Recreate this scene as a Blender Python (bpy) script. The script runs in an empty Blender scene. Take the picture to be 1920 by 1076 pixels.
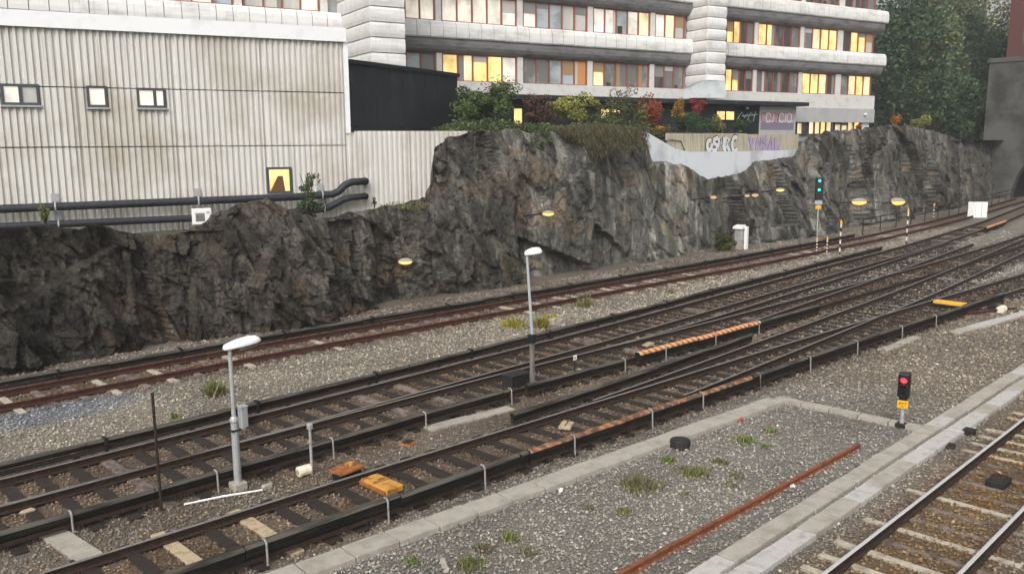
import bpy, math, random
import numpy as np
from mathutils import Vector, Matrix
random.seed(7); RNG = np.random.default_rng(7)

# ------------------------------------------------------------------ camera, world, sun, exposure
# World frame: X runs along the tracks (to the right, away), Y across them towards the cliff, Z up; z = 0 is rail-top level.
F, CX, CY = 1600.0, 960.0, 538.0
ROLL = math.atan(17 / 2289); HY = 276 - 640 * 17 / 2289; PITCH = math.atan((CY - HY) / F)
CAMZ = 6.5; DX, DY = 0.7113, 0.7029
CAM = np.array([-(4.69 * DX + 12.13 * DY), -(-4.69 * DY + 12.13 * DX), CAMZ])
def c2w(v): return np.array([v[0] * DX + v[1] * DY, -v[0] * DY + v[1] * DX, v[2]])
_f = np.array([0, math.cos(PITCH), -math.sin(PITCH)]); _r = np.array([1, 0, 0.]); _u = np.cross(_r, _f)
_c, _s = math.cos(ROLL), math.sin(ROLL)
FW, RT, UP = c2w(_f), c2w(_c * _r - _s * _u), c2w(_s * _r + _c * _u)
def ray(px, py): return FW * F + RT * (px - CX) - UP * (py - CY)
def gp(px, py, z=-.2):                       # survey point: where that sight line meets level z
    d = ray(px, py); t = (z - CAMZ) / d[2]; return CAM + d * t
def onY(px, py, y):                          # survey point on the vertical plane Y = y
    d = ray(px, py); t = (y - CAM[1]) / d[1]; return CAM + d * t

sc = bpy.context.scene
cam_d = bpy.data.cameras.new('camera'); cam = bpy.data.objects.new('camera', cam_d); sc.collection.objects.link(cam)
cam_d.sensor_width = 36; cam_d.lens = F / 1920 * 36; cam_d.clip_end = 3000; cam_d.clip_start = .1
M4 = Matrix(((RT[0], UP[0], -FW[0], CAM[0]), (RT[1], UP[1], -FW[1], CAM[1]), (RT[2], UP[2], -FW[2], CAM[2]), (0, 0, 0, 1)))
cam.matrix_world = M4; sc.camera = cam
SUN_AZ, SUN_EL = math.radians(240), math.radians(42)     # compass-like: direction TO the sun, measured from +Y clockwise
w = bpy.data.worlds.new('World'); sc.world = w; w.use_nodes = True
nt = w.node_tree; nt.nodes.clear()
sky = nt.nodes.new('ShaderNodeTexSky'); sky.sky_type = 'NISHITA'; sky.sun_disc = False
sky.sun_elevation = SUN_EL; sky.sun_rotation = SUN_AZ; sky.dust_density = 6; sky.air_density = 1.5; sky.ozone_density = 1
hs = nt.nodes.new('ShaderNodeHueSaturation'); hs.inputs['Saturation'].default_value = .22
bg = nt.nodes.new('ShaderNodeBackground'); bg.inputs['Strength'].default_value = .12
wo = nt.nodes.new('ShaderNodeOutputWorld')
nt.links.new(sky.outputs[0], hs.inputs['Color']); nt.links.new(hs.outputs[0], bg.inputs[0]); nt.links.new(bg.outputs[0], wo.inputs[0])
sl = bpy.data.lights.new('sun', 'SUN'); sl.energy = 1.05; sl.angle = math.radians(32); sl.color = (1, .97, .93)
so = bpy.data.objects.new('sun', sl); sc.collection.objects.link(so)
sd = Vector((math.sin(SUN_AZ) * math.cos(SUN_EL), math.cos(SUN_AZ) * math.cos(SUN_EL), math.sin(SUN_EL)))
so.rotation_euler = sd.to_track_quat('Z', 'Y').to_euler(); so.location = (0, 0, 60)
sc.cycles.max_bounces = 5; sc.cycles.diffuse_bounces = 2; sc.cycles.glossy_bounces = 2; sc.cycles.transmission_bounces = 2; sc.cycles.volume_bounces = 0
sc.view_settings.view_transform = 'Standard'; sc.view_settings.look = 'None'
sc.view_settings.exposure = 0.52; sc.view_settings.gamma = 1

# ------------------------------------------------------------------ helpers
COL = sc.collection
class MB:
    def __init__(s): s.v = []; s.f = []; s.m = []; s.c = None
    def add(s, vs, fs, mi=0):
        o = len(s.v); s.v += [tuple(float(x) for x in p) for p in vs]
        s.f += [tuple(i + o for i in q) for q in fs]; s.m += [mi] * len(fs); return s
    def box(s, a, b, mi=0, fr=None):
        x0, y0, z0 = a; x1, y1, z1 = b
        vs = [(x0,y0,z0),(x1,y0,z0),(x1,y1,z0),(x0,y1,z0),(x0,y0,z1),(x1,y0,z1),(x1,y1,z1),(x0,y1,z1)]
        if fr: vs = [fr(*p) for p in vs]
        return s.add(vs, [(0,3,2,1),(4,5,6,7),(0,1,5,4),(1,2,6,5),(2,3,7,6),(3,0,4,7)], mi)
    def bbox(s, a, b, bev=.01, mi=0, fr=None):              # box with chamfered vertical and top edges
        x0, y0, z0 = a; x1, y1, z1 = b; e = bev
        def ring(i, z): return [(x0+i,y0+e,z),(x0+e,y0+i,z),(x1-e,y0+i,z),(x1-i,y0+e,z),(x1-i,y1-e,z),(x1-e,y1-i,z),(x0+e,y1-i,z),(x0+i,y1-e,z)]
        vs = ring(0, z0) + ring(0, z1 - e) + ring(e * .7, z1)
        if fr: vs = [fr(*p) for p in vs]
        fs = [tuple(range(7, -1, -1)), tuple(range(16, 24))]
        for k in range(2):
            for i in range(8): j = (i + 1) % 8; fs.append((k*8+i, k*8+j, k*8+8+j, k*8+8+i))
        return s.add(vs, fs, mi)
    def tube(s, path, r, n=8, mi=0, cap=True):
        P = [np.array(p, float) for p in path]; rs = r if hasattr(r, '__len__') else [r] * len(P)
        vs = []; fs = []
        ref = np.array([0, 0, 1.])
        for i, p in enumerate(P):
            d = P[min(i+1, len(P)-1)] - P[max(i-1, 0)]; d /= np.linalg.norm(d) + 1e-9
            a = np.cross(d, ref)
            if np.linalg.norm(a) < .05: a = np.cross(d, np.array([1., 0, 0]))
            a /= np.linalg.norm(a); b = np.cross(a, d)
            for k in range(n):
                t = 2 * math.pi * k / n; vs.append(p + rs[i] * (math.cos(t) * a + math.sin(t) * b))
        for i in range(len(P) - 1):
            for k in range(n): k2 = (k+1) % n; fs.append((i*n+k, i*n+k2, i*n+n+k2, i*n+n+k))
        if cap: fs.append(tuple(range(n-1, -1, -1))); fs.append(tuple(range(len(P)*n-n, len(P)*n)))
        return s.add(vs, fs, mi)
    def lathe(s, c, prof, n=16, mi=0):
        vs = []; fs = []
        for r, z in prof:
            for k in range(n): t = 2*math.pi*k/n; vs.append((c[0]+r*math.cos(t), c[1]+r*math.sin(t), c[2]+z))
        for i in range(len(prof)-1):
            for k in range(n): k2 = (k+1) % n; fs.append((i*n+k, i*n+k2, i*n+n+k2, i*n+n+k))
        fs.append(tuple(range(n-1, -1, -1))); fs.append(tuple(range(len(prof)*n-n, len(prof)*n)))
        return s.add(vs, fs, mi)
    def sweep(s, path, prof, mi=0, mfun=None, cap=True):     # prof: (side, z) points swept along a level path; closed
        n = len(prof); vs = []
        P = [np.array(p, float) for p in path]
        for i, p in enumerate(P):
            d = P[min(i+1, len(P)-1)] - P[max(i-1, 0)]; d[2] = 0; d /= np.linalg.norm(d); sd_ = np.array([-d[1], d[0], 0])
            vs += [p + sd_ * q[0] + np.array([0, 0, q[1]]) for q in prof]
        o = len(s.v); s.v += [tuple(map(float, p)) for p in vs]
        for i in range(len(P)-1):
            for k in range(n):
                k2 = (k+1) % n; s.f.append((o+i*n+k, o+i*n+n+k, o+i*n+n+k2, o+i*n+k2)); s.m.append(mfun(k) if mfun else mi)
        if cap:
            s.f.append(tuple(o+k for k in range(n))); s.m.append(mi)
            s.f.append(tuple(o+(len(P)-1)*n+k for k in range(n-1, -1, -1))); s.m.append(mi)
        return s
    def build(s, name, mat, parent=None, smooth=False, loc=None):
        org = np.array(loc if loc is not None else (parent.get('_o', (0, 0, 0)) if parent else (0, 0, 0)), float)
        me = bpy.data.meshes.new(name)
        V = np.array(s.v, float).reshape(-1, 3) - org
        me.from_pydata(V.tolist(), [], s.f)
        mats = mat if isinstance(mat, (list, tuple)) else [mat]
        for m in mats: me.materials.append(m)
        if len(mats) > 1: me.polygons.foreach_set('material_index', s.m)
        if smooth: me.polygons.foreach_set('use_smooth', [True] * len(me.polygons))
        me.update()
        return link(name, me, parent, org if (loc is not None or not parent) else None)
def link(name, me, parent=None, loc=None):
    o = bpy.data.objects.new(name, me); COL.objects.link(o)
    if parent:
        o.parent = parent; o['_o'] = list(parent.get('_o', (0, 0, 0)))
        if loc is not None: o.location = Vector(loc) - Vector(parent.get('_o', (0, 0, 0)))
    elif loc is not None: o.location = loc; o['_o'] = [float(x) for x in loc]
    return o
LABELS = {}
def tag(o, label, cat, group=None, kind=None):
    o['label'] = label; o['category'] = cat
    if group: o['group'] = group
    if kind: o['kind'] = kind
    assert label not in LABELS, label
    LABELS[label] = 1
    return o
def thing(name, label, cat, loc=(0, 0, 0), group=None):
    o = bpy.data.objects.new(name, None); COL.objects.link(o); o.location = [float(x) for x in loc]; o['_o'] = [float(x) for x in loc]
    o.empty_display_size = .2
    return tag(o, label, cat, group)
def struct(o): o['kind'] = 'structure'; return o
def npmesh(name, V, Q, mats, parent=None, col=None, smooth=False, loc=None):
    """numpy verts (n,3), faces (m,k) -> one mesh object; col: per-vertex rgb"""
    V = np.asarray(V, np.float32); Q = np.asarray(Q, np.int32); k = Q.shape[1]
    org = np.array(loc if loc is not None else (parent.get('_o', (0, 0, 0)) if parent else (0, 0, 0)), np.float32)
    me = bpy.data.meshes.new(name); me.vertices.add(len(V)); me.vertices.foreach_set('co', (V - org).ravel())
    me.loops.add(Q.size); me.loops.foreach_set('vertex_index', Q.ravel())
    me.polygons.add(len(Q)); me.polygons.foreach_set('loop_start', np.arange(0, Q.size, k, dtype=np.int32))
    try: me.polygons.foreach_set('loop_total', np.full(len(Q), k, np.int32))
    except Exception: pass
    if smooth: me.polygons.foreach_set('use_smooth', np.ones(len(Q), bool))
    if col is not None:
        a = me.color_attributes.new('Col', 'FLOAT_COLOR', 'POINT')
        a.data.foreach_set('color', np.c_[col, np.ones(len(col))].astype(np.float32).ravel())
    for m in (mats if isinstance(mats, (list, tuple)) else [mats]): me.materials.append(m)
    me.update(calc_edges=True); me.validate()
    return link(name, me, parent, org if (loc is not None or not parent) else None)

# ------------------------------------------------------------------ materials
def mat(name, col, rough=.85, metal=0, n1=None, n2=None, bump=None, spec=.3, emis=None, estr=0, attr=False, trans=0):
    """n1 = (scale xyz, colour2, lo, hi): noise blend to a second colour; n2 the same again; bump = (scale, strength, distance)"""
    m = bpy.data.materials.new(name); m.use_nodes = True; t = m.node_tree; N = t.nodes; L = t.links
    p = N['Principled BSDF']; p.inputs['Roughness'].default_value = rough; p.inputs['Metallic'].default_value = metal
    p.inputs['Specular IOR Level'].default_value = spec
    tc = N.new('ShaderNodeNewGeometry')
    if attr:
        a = N.new('ShaderNodeAttribute'); a.attribute_name = 'Col'; cur = a.outputs['Color']
    else:
        r = N.new('ShaderNodeRGB'); r.outputs[0].default_value = (*col, 1); cur = r.outputs[0]
    for q in (n1, n2):
        if not q: continue
        mp = N.new('ShaderNodeMapping'); s = q[0] if hasattr(q[0], '__len__') else (q[0],) * 3
        mp.inputs['Scale'].default_value = s; L.new(tc.outputs['Position'], mp.inputs[0])
        no = N.new('ShaderNodeTexNoise'); no.inputs['Scale'].default_value = 1; no.inputs['Detail'].default_value = 6; no.inputs['Roughness'].default_value = .62
        L.new(mp.outputs[0], no.inputs['Vector'])
        mr = N.new('ShaderNodeMapRange'); mr.inputs[1].default_value = q[2]; mr.inputs[2].default_value = q[3]; mr.clamp = True
        L.new(no.outputs[0], mr.inputs[0])
        mx = N.new('ShaderNodeMix'); mx.data_type = 'RGBA'; L.new(mr.outputs[0], mx.inputs[0]); L.new(cur, mx.inputs[6]); mx.inputs[7].default_value = (*q[1], 1)
        cur = mx.outputs[2]
    L.new(cur, p.inputs['Base Color'])
    if bump:
        nb = N.new('ShaderNodeTexNoise'); nb.inputs['Scale'].default_value = bump[0]; nb.inputs['Detail'].default_value = 8
        L.new(tc.outputs['Position'], nb.inputs['Vector'])
        b = N.new('ShaderNodeBump'); b.inputs['Strength'].default_value = bump[1]; b.inputs['Distance'].default_value = bump[2]
        L.new(nb.outputs[0], b.inputs['Height']); L.new(b.outputs[0], p.inputs['Normal'])
    if emis:
        p.inputs['Emission Color'].default_value = (*emis, 1); p.inputs['Emission Strength'].default_value = estr
        if name.endswith('lit_pane'):        # rooms are lit unevenly
            mp = N.new('ShaderNodeMapping'); mp.inputs['Scale'].default_value = (1.1, 1.1, 1.0); L.new(tc.outputs['Position'], mp.inputs[0])
            ne = N.new('ShaderNodeTexNoise'); ne.inputs['Scale'].default_value = 1; ne.inputs['Detail'].default_value = 4; L.new(mp.outputs[0], ne.inputs['Vector'])
            me_ = N.new('ShaderNodeMapRange'); me_.inputs[1].default_value = .32; me_.inputs[2].default_value = .68; me_.inputs[3].default_value = estr * .45; me_.inputs[4].default_value = estr * 1.5
            L.new(ne.outputs[0], me_.inputs[0]); L.new(me_.outputs[0], p.inputs['Emission Strength'])
    if trans:
        tr = N.new('ShaderNodeBsdfTranslucent'); L.new(cur, tr.inputs[0]); ms = N.new('ShaderNodeMixShader'); ms.inputs[0].default_value = trans
        L.new(p.outputs[0], ms.inputs[1]); L.new(tr.outputs[0], ms.inputs[2]); L.new(ms.outputs[0], N['Material Output'].inputs[0])
    return m
M = {}
M['ballast'] = mat('ballast_bed', (.15, .135, .118), attr=True, n1=(30, (.07, .062, .054), .5, .75), bump=(45, .9, .03))
M['stone'] = mat('ballast_stone', (.2, .2, .2), rough=.9, attr=True, n1=(60, (.08, .07, .06), .62, .85))
M['rail_side'] = mat('rusty_rail_steel', (.032, .022, .018), rough=.85, spec=.15, n1=(9, (.06, .034, .024), .45, .7))
M['rail_red'] = mat('red_rust_steel', (.055, .025, .02), rough=.85, spec=.15, n1=(6, (.095, .042, .03), .45, .7))
M['rail_top'] = mat('worn_rail_head', (.24, .225, .21), rough=.5, metal=.4, n1=((3, 30, 3), (.07, .06, .055), .5, .75))
M['rail_shine'] = mat('polished_rail_head', (.62, .61, .60), rough=.45, metal=.4, spec=.6)
M['rust_orange'] = mat('orange_rust_steel', (.22, .075, .035), rough=.9, n1=(5, (.13, .045, .025), .45, .65))
M['timber'] = mat('oiled_timber', (.024, .018, .015), rough=.9, n1=((2, 30, 8), (.055, .044, .037), .5, .75), bump=(40, .5, .01))
M['sleeper_con'] = mat('concrete_sleeper', (.42, .38, .31), rough=.9, n1=(5, (.22, .18, .13), .45, .7))
M['sleeper_pink'] = mat('weathered_sleeper', (.2, .16, .14), rough=.9, n1=(4, (.06, .045, .04), .42, .62))
M['sleeper_pale'] = mat('pale_sleeper', (.42, .33, .22), rough=.9, n1=(8, (.2, .15, .1), .5, .7))
M['cover'] = mat('tarred_board', (.014, .0125, .011), rough=.85, spec=.1, n1=((1.2, 8, 14), (.04, .034, .028), .5, .76), bump=(18, .5, .01))
M['cover_top'] = mat('weathered_board', (.10, .09, .076), rough=.9, spec=.1, n1=((.9, 10, 10), (.035, .032, .028), .44, .62))
M['galv'] = mat('galvanised_steel', (.42, .43, .43), rough=.5, metal=.35, n1=(6, (.28, .28, .28), .5, .7))
M['galv_dull'] = mat('dull_galvanised_steel', (.27, .265, .25), rough=.7, n1=(9, (.14, .11, .09), .5, .7))
M['slab'] = mat('concrete_slab', (.37, .34, .29), rough=.9, n1=(3.2, (.26, .235, .195), .45, .68), n2=(40, (.28, .26, .23), .5, .7), bump=(60, .3, .005))
M['slab_lt'] = mat('light_concrete_slab', (.43, .41, .39), rough=.9, n1=(6, (.3, .28, .26), .5, .7), bump=(60, .3, .005))
M['conc'] = mat('ribbed_concrete', (.635, .622, .59), rough=.92, n1=((.3, .3, .26), (.45, .41, .34), .48, .7), n2=((6, 6, .22), (.34, .32, .28), .57, .8), bump=(30, .35, .01))
M['fascia'] = mat('white_sheet_metal', (.80, .81, .82), rough=.5, n1=(1.2, (.66, .67, .68), .5, .75))
M['clad'] = mat('white_cladding', (.74, .735, .72), rough=.6, n1=((.6, .6, 1.6), (.52, .515, .50), .48, .7), n2=((9, 9, .6), (.42, .41, .39), .56, .8))
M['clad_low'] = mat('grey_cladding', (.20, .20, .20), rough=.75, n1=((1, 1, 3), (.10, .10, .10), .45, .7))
M['pier'] = mat('pale_render', (.62, .61, .59), rough=.8, n1=(2, (.5, .49, .47), .5, .7))
M['grey_band'] = mat('grey_render', (.40, .405, .41), rough=.85, n1=(1.1, (.33, .33, .34), .45, .7), bump=(20, .2, .01))
M['dark_clad'] = mat('black_sheet_cladding', (.018, .02, .026), rough=.55, n1=((1.1, 1.1, .7), (.035, .04, .045), .5, .7), n2=((14, 14, .9), (.12, .13, .14), .72, .9))
M['red_frame'] = mat('red_window_frame', (.27, .09, .07), rough=.6)
M['dark_frame'] = mat('dark_window_frame', (.06, .065, .075), rough=.5)
M['white_paint'] = mat('white_paint', (.8, .8, .78), rough=.5, n1=(7, (.66, .66, .64), .55, .75))
M['lamp_white'] = mat('lamp_white_plastic', (.85, .85, .85), rough=.35)
M['pipe'] = mat('black_pipe_jacket', (.022, .025, .032), rough=.5, n1=(8, (.05, .052, .058), .52, .72))
M['white_wall'] = mat('whitewashed_concrete', (.68, .71, .75), rough=.85, n1=((.5, .5, .3), (.48, .50, .54), .47, .6), bump=(12, .2, .01))
M['fence'] = mat('ribbed_fence_concrete', (.42, .38, .29), rough=.9, n1=((4, 4, .7), (.27, .25, .19), .45, .7))
M['portal'] = mat('portal_concrete', (.09, .087, .08), rough=.9, n1=(.35, (.035, .033, .03), .42, .65), bump=(3, .5, .05))
M['brick'] = mat('dark_red_brick', (.09, .038, .033), rough=.9, n1=(2, (.10, .035, .03), .4, .6))
M['black'] = mat('black_metal', (.015, .016, .017), rough=.45)
M['rubber'] = mat('black_rubber', (.018, .018, .018), rough=.7, n1=(15, (.05, .05, .05), .55, .75))
M['yellow'] = mat('yellow_paint', (.52, .27, .05), rough=.65, n1=(6, (.17, .065, .022), .48, .62))
M['yellow_clean'] = mat('clean_yellow_paint', (.75, .42, .06), rough=.55, n1=(8, (.6, .3, .04), .5, .7))
M['sign_yellow'] = mat('sign_yellow', (.75, .38, .02), rough=.5)
M['rust_plate'] = mat('rust_yellow_plate', (.34, .12, .03), rough=.75, n1=(7, (.12, .05, .025), .45, .65))
M['cream'] = mat('cream_plastic', (.72, .66, .50), rough=.6, n1=(9, (.5, .45, .34), .5, .72))
M['tarp'] = mat('pale_tarpaulin', (.62, .66, .68), rough=.6, n1=(1.5, (.5, .54, .56), .45, .65))
M['bark'] = mat('bark', (.06, .048, .038), rough=.95)
M['leaf'] = mat('leaves', (.05, .08, .03), rough=.7, attr=True, trans=.25, spec=.15)
M['soil'] = mat('plateau_soil', (.08, .07, .05), n1=(1.5, (.05, .07, .03), .4, .6), bump=(6, .6, .05))
M['pane_pale'] = mat('curtained_pane', (.55, .54, .49), rough=.25, spec=.6, n1=((.7, .7, .2), (.42, .43, .42), .45, .6))
M['pane_blue'] = mat('painted_sky_pane', (.42, .47, .50), rough=.12, spec=.8, n1=((.5, .5, .7), (.26, .29, .3), .45, .62))  # reflected sky painted into the pane's base colour
M['pane_grey'] = mat('grey_pane', (.16, .165, .16), rough=.1, spec=.8, n1=((.8, .8, .5), (.3, .31, .3), .5, .62))
M['pane_dark'] = mat('dark_pane', (.06, .055, .052), rough=.1, spec=.7, n1=((1.2, 1.2, .4), (.15, .14, .13), .5, .65))
M['pane_lit'] = mat('lit_pane', (.5, .35, .12), rough=.2, n1=((.9, .9, 1.2), (.3, .2, .08), .4, .65), emis=(1, .72, .28), estr=.8)
M['pane_warm'] = mat('warm_lit_pane', (.5, .42, .25), rough=.2, n1=((.9, .9, 1.2), (.35, .3, .2), .4, .65), emis=(1, .77, .42), estr=.6)
M['pane_soft'] = mat('softly_lit_pane', (.55, .52, .47), rough=.2, n1=((.9, .9, .8), (.4, .38, .32), .42, .65), emis=(1, .91, .76), estr=.36)
M['pane_orange'] = mat('orange_curtain_pane', (.4, .2, .08), rough=.3, n1=((1.5, 1.5, .4), (.25, .14, .07), .45, .6), emis=(1, .45, .12), estr=.12)
M['blind_pale'] = mat('pale_blind', (.52, .5, .45)); M['blind_grey'] = mat('grey_blind', (.25, .25, .25)); M['blind_tan'] = mat('tan_curtain', (.35, .24, .13)); M['sill_plant'] = mat('pot_plant', (.04, .05, .03))
M['added_glow'] = mat('added_reflection_glow', (.9, .6, .2), emis=(1, .47, .07), estr=1.5)  # emission of the added lamps that replace reflections in the window
M['added_glow_dim'] = mat('dim_added_reflection_glow', (.8, .5, .2), emis=(1, .36, .07), estr=.8)  # weaker emission for the smaller added reflection lamps
M['red_light'] = mat('red_signal_lens', (.8, .05, .05), emis=(1, .03, .05), estr=2.2)
M['green_light'] = mat('green_signal_lens', (.05, .7, .4), emis=(.02, .9, .5), estr=1.5)
M['red_brick_bit'] = mat('brick_rubble', (.3, .09, .06), rough=.9)
def stripe_mat(name, c1, c2, freq, wear=None, slant=1.0):
    m = bpy.data.materials.new(name); m.use_nodes = True; N = m.node_tree.nodes; L = m.node_tree.links; p = N['Principled BSDF']; p.inputs['Roughness'].default_value = .7
    g = N.new('ShaderNodeNewGeometry'); se = N.new('ShaderNodeSeparateXYZ'); L.new(g.outputs['Position'], se.inputs[0])
    a = N.new('ShaderNodeMath'); a.operation = 'MULTIPLY_ADD'; a.inputs[1].default_value = slant; L.new(se.outputs[2], a.inputs[0]); L.new(se.outputs[0], a.inputs[2])
    b = N.new('ShaderNodeMath'); b.operation = 'MULTIPLY'; b.inputs[1].default_value = freq; L.new(a.outputs[0], b.inputs[0])
    c = N.new('ShaderNodeMath'); c.operation = 'FRACT'; L.new(b.outputs[0], c.inputs[0])
    d = N.new('ShaderNodeMath'); d.operation = 'GREATER_THAN'; d.inputs[1].default_value = .5; L.new(c.outputs[0], d.inputs[0])
    mx = N.new('ShaderNodeMix'); mx.data_type = 'RGBA'; mx.inputs[6].default_value = (*c1, 1); mx.inputs[7].default_value = (*c2, 1); L.new(d.outputs[0], mx.inputs[0]); cur = mx.outputs[2]
    if wear:
        no = N.new('ShaderNodeTexNoise'); no.inputs['Scale'].default_value = 6; no.inputs['Detail'].default_value = 6; L.new(g.outputs['Position'], no.inputs['Vector'])
        mr = N.new('ShaderNodeMapRange'); mr.inputs[1].default_value = wear[1]; mr.inputs[2].default_value = wear[2]; L.new(no.outputs[0], mr.inputs[0])
        m2 = N.new('ShaderNodeMix'); m2.data_type = 'RGBA'; m2.inputs[7].default_value = (*wear[0], 1); L.new(mr.outputs[0], m2.inputs[0]); L.new(cur, m2.inputs[6]); cur = m2.outputs[2]
    L.new(cur, p.inputs['Base Color']); return m
M['chevron'] = stripe_mat('orange_white_stripes', (.52, .11, .02), (.62, .46, .26), 3.6, ((.2, .1, .05), .6, .75))
M['chevron_worn'] = stripe_mat('worn_orange_stripes', (.30, .09, .032), (.29, .19, .105), 3.6, ((.08, .05, .036), .44, .58))
M['yb_stripe'] = None
# cliff: its own node setup (foliated, stained rock)
def rock_material():
    m = bpy.data.materials.new('blasted_granite'); m.use_nodes = True; t = m.node_tree; N = t.nodes; L = t.links
    p = N['Principled BSDF']; p.inputs['Roughness'].default_value = .88; p.inputs['Specular IOR Level'].default_value = .25
    g = N.new('ShaderNodeNewGeometry')
    def noise(scale, det=8, rough=.6, rot=0):
        mp = N.new('ShaderNodeMapping'); mp.inputs['Scale'].default_value = scale; mp.inputs['Rotation'].default_value = (0, rot, 0); L.new(g.outputs['Position'], mp.inputs[0])
        n = N.new('ShaderNodeTexNoise'); n.inputs['Scale'].default_value = 1; n.inputs['Detail'].default_value = det; n.inputs['Roughness'].default_value = rough
        L.new(mp.outputs[0], n.inputs['Vector']); return n.outputs[0]
    def ramp(sock, lo, hi):
        r = N.new('ShaderNodeMapRange'); r.inputs[1].default_value = lo; r.inputs[2].default_value = hi; L.new(sock, r.inputs[0]); return r.outputs[0]
    def mix(fac, a, b):
        x = N.new('ShaderNodeMix'); x.data_type = 'RGBA'; L.new(fac, x.inputs[0])
        for i, q in ((6, a), (7, b)):
            if isinstance(q, tuple): x.inputs[i].default_value = (*q, 1)
            else: L.new(q, x.inputs[i])
        return x.outputs[2]
    a = N.new('ShaderNodeAttribute'); a.attribute_name = 'Col'
    c = mix(ramp(noise((1.1, 1.1, .8)), .46, .54), (.062, .061, .057), (.10, .098, .09))
    c = mix(ramp(noise((.4, .4, .55)), .54, .62), c, (.11, .088, .066))
    c = mix(ramp(noise((1.8, 1.8, .2), 8, .7), .56, .63), c, (.17, .168, .155))
    c = mix(ramp(noise((2.6, 2.6, .25), 8, .7), .57, .62), c, (.04, .04, .038))
    c = mix(ramp(noise((.7, .7, .5), 6), .60, .72), c, (.085, .09, .05))
    c = mix(ramp(noise((8, 8, 6), 8, .8), .57, .63), c, (.155, .152, .14))
    c = mix(ramp(noise((7, 7, 5), 8, .8), .56, .62), c, (.042, .041, .038))
    x = N.new('ShaderNodeMix'); x.data_type = 'RGBA'; x.blend_type = 'MULTIPLY'; x.inputs[0].default_value = 1; L.new(c, x.inputs[6]); L.new(a.outputs['Color'], x.inputs[7])
    L.new(x.outputs[2], p.inputs['Base Color'])
    b = N.new('ShaderNodeBump'); b.inputs['Strength'].default_value = 1.0; b.inputs['Distance'].default_value = .10; 
    vm = N.new('ShaderNodeMapping'); vm.inputs['Scale'].default_value = (5, 5, 3.2); vm.inputs['Rotation'].default_value = (0, .4, 0); L.new(g.outputs['Position'], vm.inputs[0])
    vo = N.new('ShaderNodeTexVoronoi'); vo.feature = 'DISTANCE_TO_EDGE'; vo.inputs['Scale'].default_value = 1; L.new(vm.outputs[0], vo.inputs['Vector'])
    vr = N.new('ShaderNodeMapRange'); vr.inputs[1].default_value = 0; vr.inputs[2].default_value = .05; vr.inputs[3].default_value = 0; vr.inputs[4].default_value = .3; L.new(vo.outputs['Distance'], vr.inputs[0])
    ad = N.new('ShaderNodeMath'); ad.operation = 'MULTIPLY_ADD'; ad.inputs[1].default_value = .6; L.new(noise((16, 16, 11), 8, .7, .5), ad.inputs[0]); L.new(vr.outputs[0], ad.inputs[2]); L.new(ad.outputs[0], b.inputs['Height']); L.new(b.outputs[0], p.inputs['Normal'])
    return m
M['rock'] = rock_material()

# ------------------------------------------------------------------ numpy noise
def _h(i, j, k=0):
    i = np.asarray(i).astype(np.int64); j = np.asarray(j).astype(np.int64)
    n = (i * 374761393 + j * 668265263 + k * 1274126177) & 0xffffffff
    n = ((n ^ (n >> 13)) * 1274126177) & 0xffffffff
    n = ((n ^ (n >> 16)) * 2246822519) & 0xffffffff
    return ((n ^ (n >> 15)) & 0xffffff) / float(0xffffff)
def vnoise(x, y, seed=0):
    i = np.floor(x); j = np.floor(y); fx = x - i; fy = y - j; fx = fx*fx*(3-2*fx); fy = fy*fy*(3-2*fy)
    return (_h(i, j, seed)*(1-fx)+_h(i+1, j, seed)*fx)*(1-fy)+(_h(i, j+1, seed)*(1-fx)+_h(i+1, j+1, seed)*fx)*fy
def fbm(x, y, seed=0, o=4):
    r = 0; a = .5
    for k in range(o): r = r + a * vnoise(x * 2**k, y * 2**k, seed + k); a *= .5
    return r
def facets(x, y, seed, tilt):                # every Voronoi cell is a tilted plane: broken rock
    i0 = np.floor(x); j0 = np.floor(y); best = np.full(x.shape, 1e9); val = np.zeros(x.shape)
    for di in (-1, 0, 1):
        for dj in (-1, 0, 1):
            i = i0 + di; j = j0 + dj; cx = i + _h(i, j, seed); cy = j + _h(i, j, seed+1)
            d = (x-cx)**2 + (y-cy)**2; k = d < best
            v = _h(i, j, seed+2) - .5 + tilt * ((x-cx)*(_h(i, j, seed+3)-.5) + (y-cy)*(_h(i, j, seed+4)-.5))
            best = np.where(k, d, best); val = np.where(k, v, val)
    return val

# ------------------------------------------------------------------ setting: ground sheet, plateau, cliff
TOPLINE = [(-260, 440), (-60, 436), (0, 432), (100, 426), (180, 424), (250, 442), (300, 442), (340, 434), (385, 420), (402, 404), (440, 382), (500, 372), (545, 398), (600, 408), (640, 405), (700, 396), (760, 382), (812, 374), (822, 345), (830, 275), (860, 256), (900, 250), (960, 243), (1000, 250), (1060, 246), (1120, 240), (1190, 245), (1212, 262), (1222, 303), (1250, 305), (1290, 312), (1330, 341), (1350, 337), (1400, 326), (1430, 303), (1500, 297), (1530, 262), (1560, 248), (1640, 240), (1700, 234), (1750, 243), (1772, 262), (1800, 268), (1850, 270), (1900, 270)]
YF = 24.3
TP = np.array([onY(px, py, YF + (1.2 if px > 1750 else 0))[[0, 2]] for px, py in TOPLINE])
TS = np.concatenate([[-60], TP[:, 0], [140]]); TZ = np.concatenate([[4.4], TP[:, 1], [7.0]])
def ztop(s): return np.interp(s, TS, TZ)
def plat(s): return np.interp(s, [-60, 14.2, 15.2, 34.5, 35.5, 52, 55, 200], [3.3, 3.3, 6.95, 6.95, 5.6, 5.6, 6.9, 6.9])
def ybase(s): return np.interp(s, [-60, -5, 3, 17, 35, 52, 80, 100], [22.6, 22.9, 23.4, 23.6, 23.6, 23.9, 25.0, 26.6])
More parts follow.
